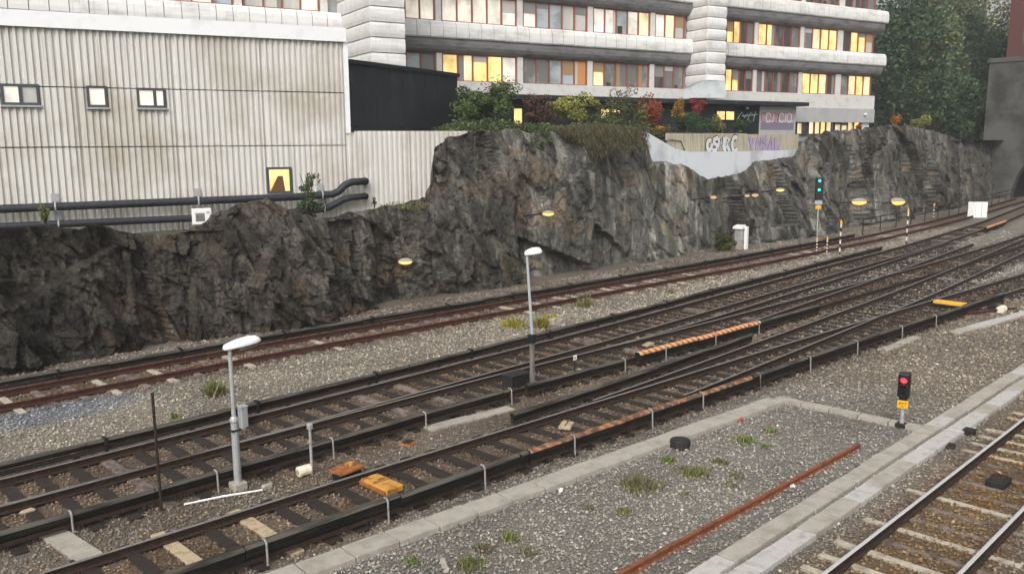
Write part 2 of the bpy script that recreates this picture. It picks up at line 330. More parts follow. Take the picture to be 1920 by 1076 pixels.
# columns get wider with distance from where anyone can stand
s = -22.0; cols = []
while s < 101.5: cols.append(s); s += .05 * max(1.0, math.hypot(s + 12, 29) / 36)
cols = np.array(cols); nv = 150; nb_ = 26
SS = np.repeat(cols[:, None], nv + nb_, 1); VV = np.repeat(np.concatenate([np.linspace(0, 1, nv), 1 + np.linspace(.04, 1, nb_)])[None], len(cols), 0)
zt = ztop(SS); vc = np.clip(VV, 0, 1)
zt = zt + .35 * (fbm(SS * 1.3, SS * 0 + 5, 77, 4) - .47)
Z = -.5 + (zt + .5) * vc
warp = .5 * (fbm(SS * .5, Z * .5, 50, 3) - .5); sx = SS + .30 * Z + warp; sz = Z + warp
am = np.interp(SS, [-20, 12, 18, 34, 40, 60, 100], [1.05, 1.0, .55, .5, .8, .85, .8])
f1 = facets(sx * .62, sz * .30, 21, 1.9); f2 = facets(sx * 1.6 + .5 * sz, sz * .8, 31, 2.1); f3 = facets(sx * 3.6, sz * 2.2 + .4 * sx, 41, 2.2); f4 = facets(sx * 8, sz * 5.2, 45, 2.0)
D = 1.5 * facets(sx * .22, sz * .13, 11, 1.6) + am * (.62 * f1 + .34 * f2 + np.interp(SS, [22, 36], [.14, 0]) * f3 + np.interp(SS, [15, 32], [.05, 0]) * f4)
D = D + .9 * (fbm(SS * .18, Z * .12, 88, 3) - .45)
tone = 1 + .5 * facets(sx * .62, sz * .30, 21, 0) + .6 * facets(sx * 1.6 + .5 * sz, sz * .8, 31, 0) + .38 * facets(sx * 3.6, sz * 2.2 + .4 * sx, 41, 0) + .18 * facets(sx * 8, sz * 5.2, 45, 0)
fade = np.clip(1.15 - vc ** 6 * .75, 0, 1)
Yv = ybase(SS) + .95 * vc ** 1.5 + D * .85 * fade + .15
bk = np.clip(VV - 1, 0, 1)
Yv = np.where(VV > 1, Yv + bk * 2.6, Yv)
SP_ = CAM[0] + (SS - CAM[0]) * (YF - CAM[1]) / (Yv - CAM[1]); zt = np.where(VV > 1, ztop(SP_) + .35 * (fbm(SP_ * 1.3, SS * 0 + 5, 77, 4) - .47), zt)
drop = np.clip(zt - plat(SS), -1.5, 3.0)
Z = np.where(VV > 1, zt - np.clip(drop + .25, .1, 4) * bk ** 1.2 + .25 * (fbm(SS * 1.2, Yv * 1.2, 15) - .5) * np.sin(bk * math.pi) , Z)
# broad tonal regions: brown rock to the left with shading and vignette painted in, paler weathered granite in the middle, mossy to the right
reg = np.interp(SS, [-20, -3, 4, 9, 16, 19, 34, 38, 55, 75, 100], [.55, .6, .85, 1.1, 1.1, 1.8, 2.1, 1.6, 1.5, 1.35, 1.0])
reg = reg * tone * (.7 + .6 * fbm(SS * .35, Z * .3, 201, 4)); reg = reg * (1 + .55 * np.clip((fbm(SS * 1.9, Z * .12, 301, 4) - .5) * 4, -.6, 1) * np.interp(SS, [-20, 10, 17, 100], [.4, .5, 1, .8])); warmth = np.clip(np.interp(SS, [-20, 3, 14, 20, 40, 100], [.5, .8, .4, .0, .1, .2]) + .7 * (fbm(SS * .3, Z * .4, 231, 4) - .5), 0, 1)
colr = np.stack([reg * (1 + .10 * warmth), reg * (1 - .03 * warmth), reg * (.97 - .10 * warmth)], -1).reshape(-1, 3)
idx = np.arange(SS.size).reshape(SS.shape)
Q = np.stack([idx[:-1, :-1], idx[1:, :-1], idx[1:, 1:], idx[:-1, 1:]], -1).reshape(-1, 4)
struct(npmesh('rock_cliff', np.stack([SS, Yv, Z], -1).reshape(-1, 3), Q, M['rock'], col=colr))

xs = np.concatenate([np.linspace(-300, -22, 8), np.linspace(-20, 110, 130), np.linspace(120, 500, 8)]); ys = np.concatenate([np.linspace(26.15, 45, 24), np.linspace(48, 130, 30), np.linspace(150, 600, 10)])
XX, YY = np.meshgrid(xs, ys, indexing='ij')
ZZ = plat(XX) + .25 * (fbm(XX * .6, YY * .6, 5) - .5) + np.clip(YY - 46, 0, 60) * .42 * np.clip((XX - 62) / 12, 0, 1) - .3
idx = np.arange(XX.size).reshape(XX.shape); Q = np.stack([idx[:-1, :-1], idx[1:, :-1], idx[1:, 1:], idx[:-1, 1:]], -1).reshape(-1, 4)
struct(npmesh('plateau', np.stack([XX, YY, ZZ], -1).reshape(-1, 3), Q, M['soil'], smooth=True))

# ------------------------------------------------------------------ tracks
def curve(pts):
    P = np.array(pts, float); return lambda s: np.interp(s, P[:, 0], P[:, 1])
G2 = .735
def ctr(pts, off):                            # smooth centre line from surveyed rail points
    P = np.array(pts, float); ss = np.arange(P[0, 0], P[-1, 0] + .01, 1.0); y = np.interp(ss, P[:, 0], P[:, 1] + off)
    k = np.ones(7) / 7; yp = np.concatenate([2*y[0]-y[3:0:-1], y, 2*y[-1]-y[-2:-5:-1]]); y = np.convolve(yp, k, 'valid')
    return lambda s: np.interp(s, ss, y)
T0 = lambda s: np.asarray(s) * 0 - .75
T3 = ctr([(-14, 8.8), (-8.5, 8.63), (-4.8, 8.52), (1.6, 8.3), (7.1, 8.03), (12.6, 7.84), (25.3, 7.2), (35.8, 6.63), (45, 6.0), (60, 4.9), (99, 2.5)], -G2)
TX = ctr([(2, 8.28), (6.5, 8.32), (14, 8.62), (19.3, 8.85), (26.2, 9.16), (31.9, 9.55), (36.6, 9.9), (45, 10.5), (60, 11.7), (99, 15)], -G2)
T2A = ctr([(-14, 11.95), (-8, 11.95), (4.3, 11.92), (7.6, 11.75), (15, 11.5), (21, 11.45), (28, 11.35), (36, 11.3), (50, 11.6), (60, 12.1), (99, 15.6)], -G2)
TY = ctr([(8, 11.75), (10.8, 11.68), (15.9, 11.85), (19.6, 12.1), (22.6, 12.3), (27.9, 12.62), (36.9, 13.3), (48, 14.2)], -G2)
T2B = ctr([(-14, 12.75), (-8, 12.6), (-2, 12.75), (5, 12.95), (11, 13.1), (18, 13.5), (25, 13.85), (31, 14.2), (41, 14.6), (53, 15.5), (65, 16.6), (87, 19.3), (99, 20.8)], 0)
T1 = ctr([(-14, 19.7), (-6, 19.72), (.8, 19.68), (11.7, 19.25), (31, 18.8), (47, 18.9), (60, 19.6), (70, 20.4), (87, 22.0), (99, 23.2)], 0)
RAILP = [(-.07, -.16), (.07, -.16), (.07, -.145), (.012, -.13), (.012, -.045), (.034, -.035), (.034, -.008), (.024, 0), (-.024, 0), (-.034, -.008), (-.034, -.035), (-.012, -.045), (-.012, -.13), (-.07, -.145)]
def rail(parent, fn, off, s0, s1, side, top, name='rail', step=1.0):
    ss = np.append(np.arange(s0, s1, step), s1); path = [(q, float(fn(q)) + off, 0) for q in ss]
    return MB().sweep(path, RAILP, mfun=lambda k: 1 if k in (6, 7, 8) else 0).build(name, [side, top], parent)
sl_mesh = {}
def sleeper_mesh(kind):
    if kind in sl_mesh: return sl_mesh[kind]
    b = MB().bbox((-.12, -.5, -.28), (.12, .5, -.155), .012); me = bpy.data.meshes.new('sleeper'); me.from_pydata(b.v, [], b.f); me.materials.append(M[kind]); sl_mesh[kind] = me; return me
def sleeper(parent, s, y0, y1, kind, wd=1.0, dz=0, skew=0):
    o = link('sleeper', sleeper_mesh(kind), parent, (s, (y0+y1)/2, dz)); o.scale = (wd, y1 - y0, 1); o.rotation_euler.z = skew; return o
def track(label, group='tracks of the rail yard', s=0, y=0): return thing('railway_track', label, 'railway track', (s, y, -.2), group)

k0 = track('nearest track with bright polished rails and pale concrete sleepers, bottom right corner', s=0, y=-.75)
for off in (-G2, G2): rail(k0, T0, off, -6, 99, M['rail_side'], M['rail_shine'])
for i, q in enumerate(np.arange(-4, 40, .62)):
    r = random.random()
    sleeper(k0, q + random.uniform(-.03, .03), -2.0 + random.uniform(-.05, .05), .5 + random.uniform(-.05, .05), 'sleeper_con' if (q < 1.6 or r < .25) else 'sleeper_pale' if r < .4 else 'sleeper_pink', .55 if q < 2 else .5, dz=(.0 if q < 2.2 else -.018 - .02 * r))
k3 = track('track with dark timber sleepers and yellow box between the rails, second from the viewer', s=0, y=7.6)
rail(k3, T3, G2, -14, 99, M['rail_side'], M['rail_top']); rail(k3, T3, -G2, -14, 99, M['rail_side'], M['rail_top'])
kx = track('diverging turnout track leaving the second track towards the right', s=20, y=8.2)
rail(kx, TX, G2, 4.5, 99, M['rail_side'], M['rail_top']); rail(kx, TX, -G2, 6.5, 99, M['rail_side'], M['rail_top'])
k2a = track('track behind the near lamp post with striped orange cover beside it', s=0, y=11.2)
rail(k2a, T2A, G2, -14, 99, M['rail_side'], M['rail_top']); rail(k2a, T2A, -G2, -14, 99, M['rail_side'], M['rail_side'])
ky = track('short crossover track linking the two middle tracks beyond the striped cover', s=28, y=11.8)
rail(ky, TY, G2, 9.5, 48, M['rail_side'], M['rail_top']); rail(ky, TY, -G2, 15, 48, M['rail_side'], M['rail_top'])
k2b = track('middle track bordering the pale gravel strip, fourth from the viewer', s=0, y=13)
rail(k2b, T2B, G2, -14, 99, M['rail_side'], M['rail_top']); rail(k2b, T2B, -G2, -14, 99, M['rail_side'], M['rail_top'])
k1 = track('rust-red track running along the foot of the rock cliff', s=0, y=19.6)
rail(k1, T1, G2, -14, 99, M['rail_red'], M['rail_red']); rail(k1, T1, -G2, -14, 99, M['rail_red'], M['rail_red'])
def timbers(s):                               # one timber per run of overlapping tracks, as at a real turnout
    iv = [[T3(s) - 1.2, T3(s) + 1.2, k3], [T2A(s) - 1.2, T2A(s) + 1.2, k2a], [T2B(s) - 1.2, T2B(s) + 1.2, k2b]]
    if s > 3: iv.append([TX(s) - 1.2, TX(s) + 1.2, kx])
    if 9 < s < 47: iv.append([TY(s) - 1.2, TY(s) + 1.2, ky])
    iv.sort(key=lambda q: q[0]); out = [iv[0]]
    for q in iv[1:]:
        if q[0] < out[-1][1] + .05: out[-1][1] = max(out[-1][1], q[1])
        else: out.append(q)
    return out
q = -13.0
while q < 62:
    for y0, y1, par in timbers(q):
        y0, y1 = float(y0), float(y1)
        kd = 'timber'
        if par is k3 and abs(q + 6.3) < .33 or par is k3 and abs(q + 5.2) < .3: kd = 'sleeper_pale'
        elif par is not k3 and random.random() < .14: kd = 'sleeper_pink'
        sleeper(par, q + random.uniform(-.04, .04), y0 + random.uniform(-.06, .06), y1 + random.uniform(-.06, .06), kd, random.uniform(.92, 1.08), random.uniform(-.008, .004), random.uniform(-.012, .012))
    q += .66
q = -10.0
while q < 60:
    y = float(T1(q)); sleeper(k1, q, y - 1.25, y + 1.25, 'sleeper_con' if random.random() < .22 else 'sleeper_pink', .8, random.uniform(-.02, 0)); q += .8

# ------------------------------------------------------------------ ballast bed; its colour zones: clean gravel on the strips, rust and brake dust near the rails
def zones(s, y):
    dirt = np.zeros(s.shape)
    for fn in (T0, T3, T2A, T2B, T1): dirt = np.maximum(dirt, np.clip(1.75 - np.abs(y - fn(s)) / 1.0, 0, 1))
    dirt = np.maximum(dirt, ((y > 8.2) & (y < 10.4)) * .75); dirt = np.maximum(dirt, np.where(y > 20.5, .5, 0))
    dirt = np.clip(dirt + .7 * (fbm(s * .45, y * .6, 9) - .5), 0, 1)
    far = np.clip((s - 8.5) / 4, 0, 1) * np.interp(y, [1.6, 3, 5.2, 6], [1, 1, 1, 0])
    strip = np.interp(y, [13.8, 15, 18, 18.8], [0, 1, 1, 0])
    c = np.array([1.04, .965, .84]) * np.ones(s.shape + (1,))
    c = c + strip[..., None] * np.array([.16, .10, .02]) - far[..., None] * np.array([.02, .10, .16])
    oil = np.clip((fbm(s * .9, y * 1.2, 33) - .5) * 4, 0, 1) * np.clip(dirt, 0, 1)
    rust = np.array([.66, .475, .33]) - .17 * oil[..., None]
    near = np.clip(1 - np.abs(y + .75) / 2.2, 0, 1)[..., None]
    rust = rust + near * np.array([.13, .04, -.07])
    c = c * (1 - dirt[..., None]) + rust * dirt[..., None]
    c = c * (.66 + .7 * fbm(s * .5, y * .7, 19, 5))[..., None]
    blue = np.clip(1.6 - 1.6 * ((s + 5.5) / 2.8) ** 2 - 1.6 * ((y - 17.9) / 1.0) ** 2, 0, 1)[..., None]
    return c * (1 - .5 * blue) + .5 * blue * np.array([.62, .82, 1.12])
xs = np.concatenate([np.linspace(-400, -20, 12), np.linspace(-18, 60, 157), np.linspace(62, 110, 30), np.linspace(120, 900, 12)])
ys = np.concatenate([np.linspace(-400, -10, 10), np.linspace(-8, 30, 153), np.linspace(40, 900, 12)])
XX, YY = np.meshgrid(xs, ys, indexing='ij')
ZZ = -.215 + .05 * (fbm(XX * .8, YY * .8, 3) - .5) * ((XX > -20) & (XX < 110))
idx = np.arange(XX.size).reshape(XX.shape)
Q = np.stack([idx[:-1, :-1], idx[1:, :-1], idx[1:, 1:], idx[:-1, 1:]], -1).reshape(-1, 4)
struct(npmesh('ground', np.stack([XX, YY, ZZ], -1).reshape(-1, 3), Q, M['ballast'], col=(.17 * zones(XX, YY)).reshape(-1, 3)))

# third rail covers -------------------------------------------------
BR = None
def bracket(parent, s, y, z, sgn):
    yo = y + sgn * .115
    P = [(s, yo + sgn * .01, -.26), (s, yo, z - .14), (s, yo, z - .05), (s, yo - sgn * .015, z - .005), (s, yo - sgn * .05, z + .022), (s, y, z + .026)]
    b = MB()
    b.tube(P, .02, 6); return b.build('bracket', M['galv_dull'], parent)
def cover(label, fn, s0, s1, brs, sgn=-1, ztop_=.24, wdt=.2, hgt=.26, top='cover_top', front='cover', step=1.4, conductor=True):
    ym = float(fn((s0+s1)/2)); r = thing('third_rail_cover', label, 'rail cover', ((s0+s1)/2, ym, -.2), 'boards covering the third rails')
    ss = np.append(np.arange(s0, s1 - .2, 3.0), s1)
    for a, b_ in zip(ss[:-1], ss[1:]):       # the boards are laid end to end
        n_ = max(2, int((b_ - a) / .8)); dz = random.uniform(-.014, .014); dy0, dy1 = random.uniform(-.018, .018), random.uniform(-.018, .018)
        path = [(q, float(fn(q)) + dy0 + (dy1 - dy0) * (q - a) / (b_ - a), dz) for q in np.linspace(a + .006, b_ - .006, n_)]
        lip = .08 if top == 'chevron' else .05 if 'chevron' in top else .035
        pr = [(-wdt/2+.02, ztop_-hgt), (wdt/2-.02, ztop_-hgt), (wdt/2, ztop_-.05), (wdt/2-.03, ztop_-.012), (wdt*.2, ztop_), (-wdt*.2, ztop_), (-wdt/2+.03, ztop_-.012), (-wdt/2, ztop_-.05), (-wdt/2+.004, ztop_-lip-.02)]
        MB().sweep(path, pr, mfun=lambda k: 1 if k in (2, 3, 4, 5, 6, 7) else 0).build('board', [M[front], M[top]], r)
    if conductor:
        path = [(q, float(fn(q)), .0) for q in np.arange(s0, s1, 1.5)] + [(s1, float(fn(s1)), 0)]
        MB().sweep(path, [(-.05, -.08), (.05, -.08), (.05, .0), (-.05, .0)]).build('conductor_rail', M['rail_side'], r)
    for q in np.arange(s0 + .6, s1, 2.6):    # insulator feet
        y = float(fn(q)); MB().lathe((q, y, -.24), [(.06, 0), (.075, .05), (.05, .08), (.07, .11), (.045, .16)], 8).build('insulator', M['rubber'], r)
    for q in brs: bracket(r, q, float(fn(q)), ztop_, sgn)
    return r
c3 = lambda s: T3(s) - G2 - .36
bx3 = [gp(px, py, .24)[0] for px, py in [(503, 1018), (728, 938), (913, 877), (1083, 820), (1225, 770), (1320, 738), (1428, 702), (1523, 670), (1609, 640), (1690, 612), (1760, 592)]]
cover('weathered black board cover nearest the viewer, left of its worn orange stripes', c3, -12, gp(985, 842, .24)[0] - .02, [b for b in bx3 if b < 2.2] + [-9.2], wdt=.17, hgt=.23)
cover('black cover with worn faded orange stripes along its top edge', c3, gp(985, 842, .24)[0] + .02, gp(1412, 705, .24)[0] - .02, [b for b in bx3 if 2.3 < b < 9.2], top='chevron_worn', wdt=.17, hgt=.23)
cover('black board cover nearest the viewer, right of its worn orange stripes', c3, gp(1412, 705, .24)[0] + .02, 27.5, [b for b in bx3 if b > 8.2], wdt=.17, hgt=.23)
c2 = lambda s: T2A(s) - G2 - .32 + np.interp(s, [-14, 3, 8, 16], [.1, 0, -.05, -.05])
bx2 = [gp(px, py, .24)[0] for px, py in [(127, 953), (400, 878), (617, 818), (792, 770), (950, 725)]]
cover('long black board cover behind the near lamp post, with pale steel hooks', c2, -12, gp(950, 728, .24)[0] + .1, bx2, hgt=.17, wdt=.15, ztop_=.2)
cover('short low black cover between the tall lamp post and the striped cover', c2, gp(987, 717, .24)[0], gp(1168, 668, .24)[0] - .02, [gp(1166, 668, .24)[0] - .1], hgt=.2, wdt=.15, ztop_=.2)
ch0, ch1 = gp(1177, 658, .26)[0], gp(1410, 599, .26)[0]
cover('bright orange and white striped cover in the middle of the yard', c2, ch0 + .02, ch1, [gp(1243, 650, .24)[0], gp(1336, 625, .24)[0]], top='chevron', hgt=.27, wdt=.2, ztop_=.27)
cover('dark cover running on to the right beyond the striped cover', c2, ch1 + .03, gp(1530, 570, .24)[0], [gp(1418, 603, .24)[0]], hgt=.22, wdt=.18)
cx_ = lambda s: TX(s) + G2 + .34 + np.interp(s, [0, 2, 13, 20], [-.05, 0, .05, .1])
cover('black cover starting beside the tall lamp foot and rising to the right', cx_, 1.9, 13.6, [], hgt=.17, wdt=.15, ztop_=.18)
c2b = lambda s: T2B(s) + G2 + .42
cover('long black cover along the edge of the pale gravel strip', c2b, -12, 41, [], hgt=.15, wdt=.15, ztop_=.18, sgn=1)
c1f = lambda s: T1(s) + G2 + .45
cover('long dark cover at the foot of the rock cliff', c1f, -12, 47, [], hgt=.16, wdt=.15, ztop_=.18, sgn=1)
cover('small far striped orange cover at the right edge', lambda s: T2B(s) - G2 - .4, gp(1890, 428, .25)[0], gp(1890, 428, .25)[0] + 7, [], top='chevron', hgt=.3)
bl = [(c1f, np.arange(-8, 46, 3.6)), (c2b, np.arange(-9.3, 40, 3.7))]
for fn, ss in bl:                              # dark clamps over the far covers
    par = [o for o in COL.objects if o.name.startswith('third_rail_cover')][-3 if fn is c2b else -2]
    for q in ss:
        y = float(fn(q)); MB().box((q-.03, y-.1, -.1), (q+.03, y+.1, .215)).build('clamp', M['black'], par)

# ------------------------------------------------------------------ concrete strips (cable ducts): every slab is its own piece
def slab_run(label, a, b, width, n, mats, gap=.015, ztop_=-.11, name='cable_duct', jog=.012):
    a = np.array(a[:2]); b = np.array(b[:2]); d = b - a; Lg = np.linalg.norm(d); d /= Lg; nn = np.array([-d[1], d[0]])
    r = thing(name, label, 'cable duct', ((a[0]+b[0])/2, (a[1]+b[1])/2, -.22), 'concrete cable ducts')
    me = {}
    for m in mats:
        q = MB().bbox((-.5, -.5, -.16), (.5, .5, 0), .012); k = bpy.data.meshes.new('slab'); k.from_pydata(q.v, [], q.f); k.materials.append(M[m]); me[m] = k
    for i in range(n):
        c = a + d * (Lg * (i + .5) / n) + nn * random.uniform(-jog, jog)
        o = link('slab', me[random.choice(mats)], r, (c[0], c[1], ztop_ + random.uniform(-.008, .008))); o.scale = (Lg / n - gap * random.uniform(1.4, 2.6), width, 1)
        o.rotation_euler.z = math.atan2(d[1], d[0]) + random.uniform(-.006, .006)
    return r
slab_run('far row of the paired concrete slabs beside the nearest track', (-4, 1.43), (38, 1.43), .36, 46, ['slab', 'slab', 'slab_lt'])
slab_run('near row of the paired concrete slabs beside the nearest track', (-4, .97), (38, .97), .36, 46, ['slab', 'slab_lt', 'slab_lt'])
p0, p1 = gp(470, 1100, -.11), gp(1455, 748, -.11)
slab_run('long pale concrete slab strip running diagonally between gravel beds', p0, p1, .5, 17, ['slab'])
slab_run('short concrete strip crossing from the diagonal strip to the red signal', gp(1452, 750, -.11) + np.array([.3, .1, 0]), gp(1728, 800, -.11), .26, 5, ['slab'])
slab_run('weathered slab strip emerging near the tall lamp foot', gp(800, 802, -.14), gp(958, 762, -.14), .34, 4, ['slab'], ztop_=-.15)
slab_run('far strip of pale slabs at the right edge, beyond the red signal', gp(1790, 622, -.14), gp(1960, 575, -.14), .4, 6, ['slab', 'slab_lt'], ztop_=-.14)
slab_run('half buried slab strip beyond the red signal', gp(1655, 655, -.16), gp(1720, 630, -.16), .3, 2, ['slab'], ztop_=-.165)
a_, b_ = gp(85, 985, -.12), gp(170, 1042, -.12)
slab_run('flat concrete crossing slab between the tracks at bottom left', a_, b_, .4, 1, ['slab'], ztop_=-.13)

# ------------------------------------------------------------------ ballast stones (too many to count)
def ballast():
    N_ = 400000; s = RNG.uniform(-11, 60, N_ * 3); y = RNG.uniform(-5, 23.2, N_ * 3)
    d = np.hypot(s - CAM[0], y - CAM[1]); keep = RNG.random(N_ * 3) < np.clip((16.5 / d) ** 2, 0, 1) * .72
    ang = (s - CAM[0]) * .71 - (y - CAM[1]) * .70; fwd = (s - CAM[0]) * .703 + (y - CAM[1]) * .711
    keep &= (fwd > 8) & (np.abs(ang) < fwd * .68)
    s, y, d = s[keep], y[keep], d[keep]; n = len(s)
    oc = np.array([(1,0,0),(0,1,0),(-1,0,0),(0,-1,0),(.2,.1,.8),(-.1,-.2,-.8),(.6,.6,.35),(-.6,-.5,.3)]); fc = np.array([(0,6,4),(6,1,4),(1,2,4),(2,7,4),(7,3,4),(3,0,4),(0,1,6),(2,3,7)])
    sz = (.011 + .024 * RNG.random(n) ** 1.8) * np.clip(d / 19, 1, 2.2)
    V = oc[None] * RNG.uniform(.65, 1.35, (n, 8, 3))
    a = RNG.uniform(0, 6.283, n); b = RNG.uniform(-.7, .7, n); ca, sa, cb, sb = np.cos(a), np.sin(a), np.cos(b), np.sin(b)
    x1 = V[..., 0] * cb[:, None] - V[..., 2] * sb[:, None]; z1 = V[..., 0] * sb[:, None] + V[..., 2] * cb[:, None]
    x2 = x1 * ca[:, None] - V[..., 1] * sa[:, None]; y2 = x1 * sa[:, None] + V[..., 1] * ca[:, None]
    z0 = -.205 + RNG.uniform(0, .022, n)
    P = np.stack([s[:, None] + x2 * sz[:, None], y[:, None] + y2 * sz[:, None], z0[:, None] + z1 * sz[:, None]], -1).reshape(-1, 3)
    Q = (fc[None] + (np.arange(n) * 8)[:, None, None]).reshape(-1, 3)
    g = RNG.uniform(.115, .33, n); g = np.where(RNG.random(n) < .05, RNG.uniform(.36, .55, n), g); warm = RNG.uniform(-.05, .07, n)
    c = zones(s, y) * np.stack([g * (1 + warm), g, g * (1 - warm)], -1)
    o = npmesh('ballast_stones', P, Q, M['stone'], col=np.repeat(c, 8, 0)); o['kind'] = 'stuff'; o['label'] = 'crushed stone ballast spread over the rail yard'; o['category'] = 'gravel'
ballast()

# ------------------------------------------------------------------ ribbed concrete building
def c2w2(X, Y): v = c2w((X, Y, 0)); return CAM[:2] + v[:2]
class Frame:                                  # vertical plane: u along it, n towards the viewer, z up
    def __init__(s, P, d):
        s.P = c2w2(*P); e = c2w((d[0], d[1], 0))[:2]; s.e = e / np.linalg.norm(e); s.nn = np.array([s.e[1], -s.e[0]])
    def __call__(s, u, n, z): q = s.P + s.e * u + s.nn * n; return (q[0], q[1], z)
    def hit(s, px, py, n=0):
        d = ray(px, py); P = s.P + s.nn * n; t = np.dot(P - CAM[:2], s.nn) / np.dot(d[:2], s.nn); q = CAM + d * t
        return float(np.dot(q[:2] - s.P, s.e)), float(q[2])
W = Frame((-3.57, 41.5), (.891, .454))
uL, uC, uR = -34.0, W.hit(645, 160)[0], W.hit(918, 248)[0]
zT = W.hit(320, 62)[1]; zJ1 = W.hit(320, 168)[1]; zJ2 = W.hit(320, 275)[1]; zB = 2.4; zLow = W.hit(660, 246)[1]
cb = thing('industrial_building', 'pale ribbed concrete building standing above the left half of the cliff', 'building', W(-12, 0, zB))
def ribbed(parent, fr, u0, u1, z0, z1, p, amp, m, name='wall_panel', depth=.25):
    us = []; ns = []; q = u0
    while q < u1 - 1e-6:
        for a, h in ((0, 0), (.38, 0), (.48, 1), (.86, 1), (.96, 0)):
            x = q + a * p
            if x < u1: us.append(x); ns.append(h * amp)
        q += p
    us.append(u1); ns.append(0); k = len(us); v = []; f = []
    for x, h in zip(us, ns): v += [fr(x, h, z0), fr(x, h, z1), fr(x, -depth, z0), fr(x, -depth, z1)]
    for i in range(k-1):
        a = 4*i; b = a+4; f += [(a, b, b+1, a+1), (a+1, b+1, b+3, a+3), (a, a+2, b+2, b)]
    f += [(0, 1, 3, 2), (4*k-4, 4*k-2, 4*k-1, 4*k-3)]
    return MB().add(v, f).build(name, m, parent)
PW = 3.6; nP = int((uC - uL) / PW) + 1
for z0, z1 in ((zB, zJ2 - .02), (zJ2 + .02, zJ1 - .02), (zJ1 + .02, zT)):
    for i in range(nP):
        b1 = uC - i * PW; b0 = max(uL, b1 - PW)
        if b1 - b0 > .3: ribbed(cb, W, b0 + .003, b1 - .003, z0 + random.uniform(0, .01), z1, .242, .085, M['conc'])
i = 0; u = uC
while u < uR - .1:
    ribbed(cb, W, u + .003, min(u + 3.1, uR) - .003, zB, zLow, .242, .085, M['conc']); u += 3.1
MB().box((uL, -12, zB), (uC - .05, -.26, zT - .1), fr=W).build('core', M['conc'], cb)
MB().box((uC + .02, -3, zB), (uR, -.26, zLow - .06), fr=W).build('core', M['conc'], cb)
MB().box((uL, -.3, zT - .05), (uC + .12, .22, zT + .55), fr=W).build('fascia', M['fascia'], cb)
MB().box((uL, -12, zT + .1), (uC + .06, -.3, zT + .45), fr=W).build('roof', M['clad_low'], cb)
MB().box((uC + .0, -.3, zLow - .1), (uC + .2, .12, zT - .06), fr=W).build('corner_trim', M['fascia'], cb)
def wall_window(x0, x1, y0, y1, split, pmats, lit=False):
    (ua, za), (ub, zb) = W.hit(x0, y0, .08), W.hit(x1, y1, .08)
    wn = MB(); fw = .10
    for a, b in (((ua, .0, za - fw), (ub, .14, za)), ((ua, .0, zb), (ub, .14, zb + fw)), ((ua, 0, zb + fw), (ua + fw, .14, za - fw)), ((ub - fw, 0, zb + fw), (ub, .14, za - fw))):
        lo = tuple(min(p, q_) for p, q_ in zip(a, b)); hi = tuple(max(p, q_) for p, q_ in zip(a, b)); wn.box(lo, hi, fr=W)
    cuts = [ua + fw] + [ua + (ub - ua) * q for q in split] + [ub - fw]
    for q in split: c = ua + (ub - ua) * q; wn.box((c - .06, .005, zb + fw), (c + .06, .135, za - fw), fr=W)
    f = wn.build('window', M['dark_frame'], cb)
    for k in range(len(cuts) - 1): MB().box((cuts[k], .07, zb + fw), (cuts[k+1], .095, za - fw), fr=W).build('pane', M[pmats[k]], f)
    MB().box((ua - .05, .0, zb - .07), (ub + .05, .2, zb - .005), fr=W).build('sill', M['galv'], f)
    return f
wall_window(0, 76, 157, 198, [.5], ['pane_soft', 'pane_pale'])
wall_window(161, 203, 161, 202, [], ['pane_soft'])
wall_window(255, 312, 165, 203, [.62], ['pane_soft', 'pane_soft'])
wall_window(-160, -60, 155, 196, [.5], ['pane_soft', 'pane_pale'])
fwin = wall_window(499, 548, 314, 362, [], ['pane_lit'])
(u0, z0), (u1, z1) = W.hit(512, 360, .12), W.hit(534, 330, .12)
MB().add([W(u0 - .12, .1, z0), W(u1, .1, z0), W(u0 + .85 * (u1-u0), .1, z1), W(u0 + .45 * (u1-u0), .1, z1), W(u0 - .12, .104, z0), W(u1, .104, z0), W(u0 + .85*(u1-u0), .104, z1), W(u0 + .45*(u1-u0), .104, z1)], [(0,1,2,3),(7,6,5,4),(0,4,5,1),(1,5,6,2),(2,6,7,3),(3,7,4,0)]).build('curtain', mat('brown_curtain', (.14, .07, .03)), fwin)
# black clad end of the building, receding behind the corner
pB0 = W.hit(648, 180, 0); Xl = W(pB0[0] + .2, 0, 0)
BF = Frame((0, 0), (1, 0)); BF.P = np.array(Xl[:2])
dl = ray(648, 180); depth0 = np.dot(np.array(Xl[:2]) - CAM[:2], FW[:2]) / np.dot(FW[:2], FW[:2]) ; t0 = depth0 / F
dr = ray(858, 180); Pr = CAM[:2] + dr[:2] * (np.linalg.norm(np.array(Xl[:2]) - CAM[:2]) / np.linalg.norm(dl[:2]) * 1.21)
e = Pr - BF.P; Lb = float(np.linalg.norm(e)); BF.e = e / Lb; BF.nn = np.array([BF.e[1], -BF.e[0]])
zbt = BF.hit(652, 118)[1]; zbb = zLow - .02
bb = thing('black_clad_block', 'black sheet clad block beside the pale ribbed wall, under the white office floors', 'building', BF(Lb/2, 0, zbb))
npan = 9
for i in range(npan):
    MB().bbox((Lb * i / npan + .008, -.2, zbb + .22), (Lb * (i+1) / npan - .008, .0, zbt), .008, fr=BF).build('cladding_panel', M['dark_clad'], bb)
MB().box((0, -3, zbb + .2), (Lb - .1, -.21, zbt - .04), fr=BF).build('core', M['dark_clad'], bb)
MB().box((-.02, -.3, zbt - .02), (Lb + .12, .1, zbt + .16), fr=BF).build('roof_edge', M['black'], bb)
MB().box((-.02, -.3, zbb - .02), (Lb + .4, .14, zbb + .2), fr=BF).build('base_ledge', M['black'], bb)

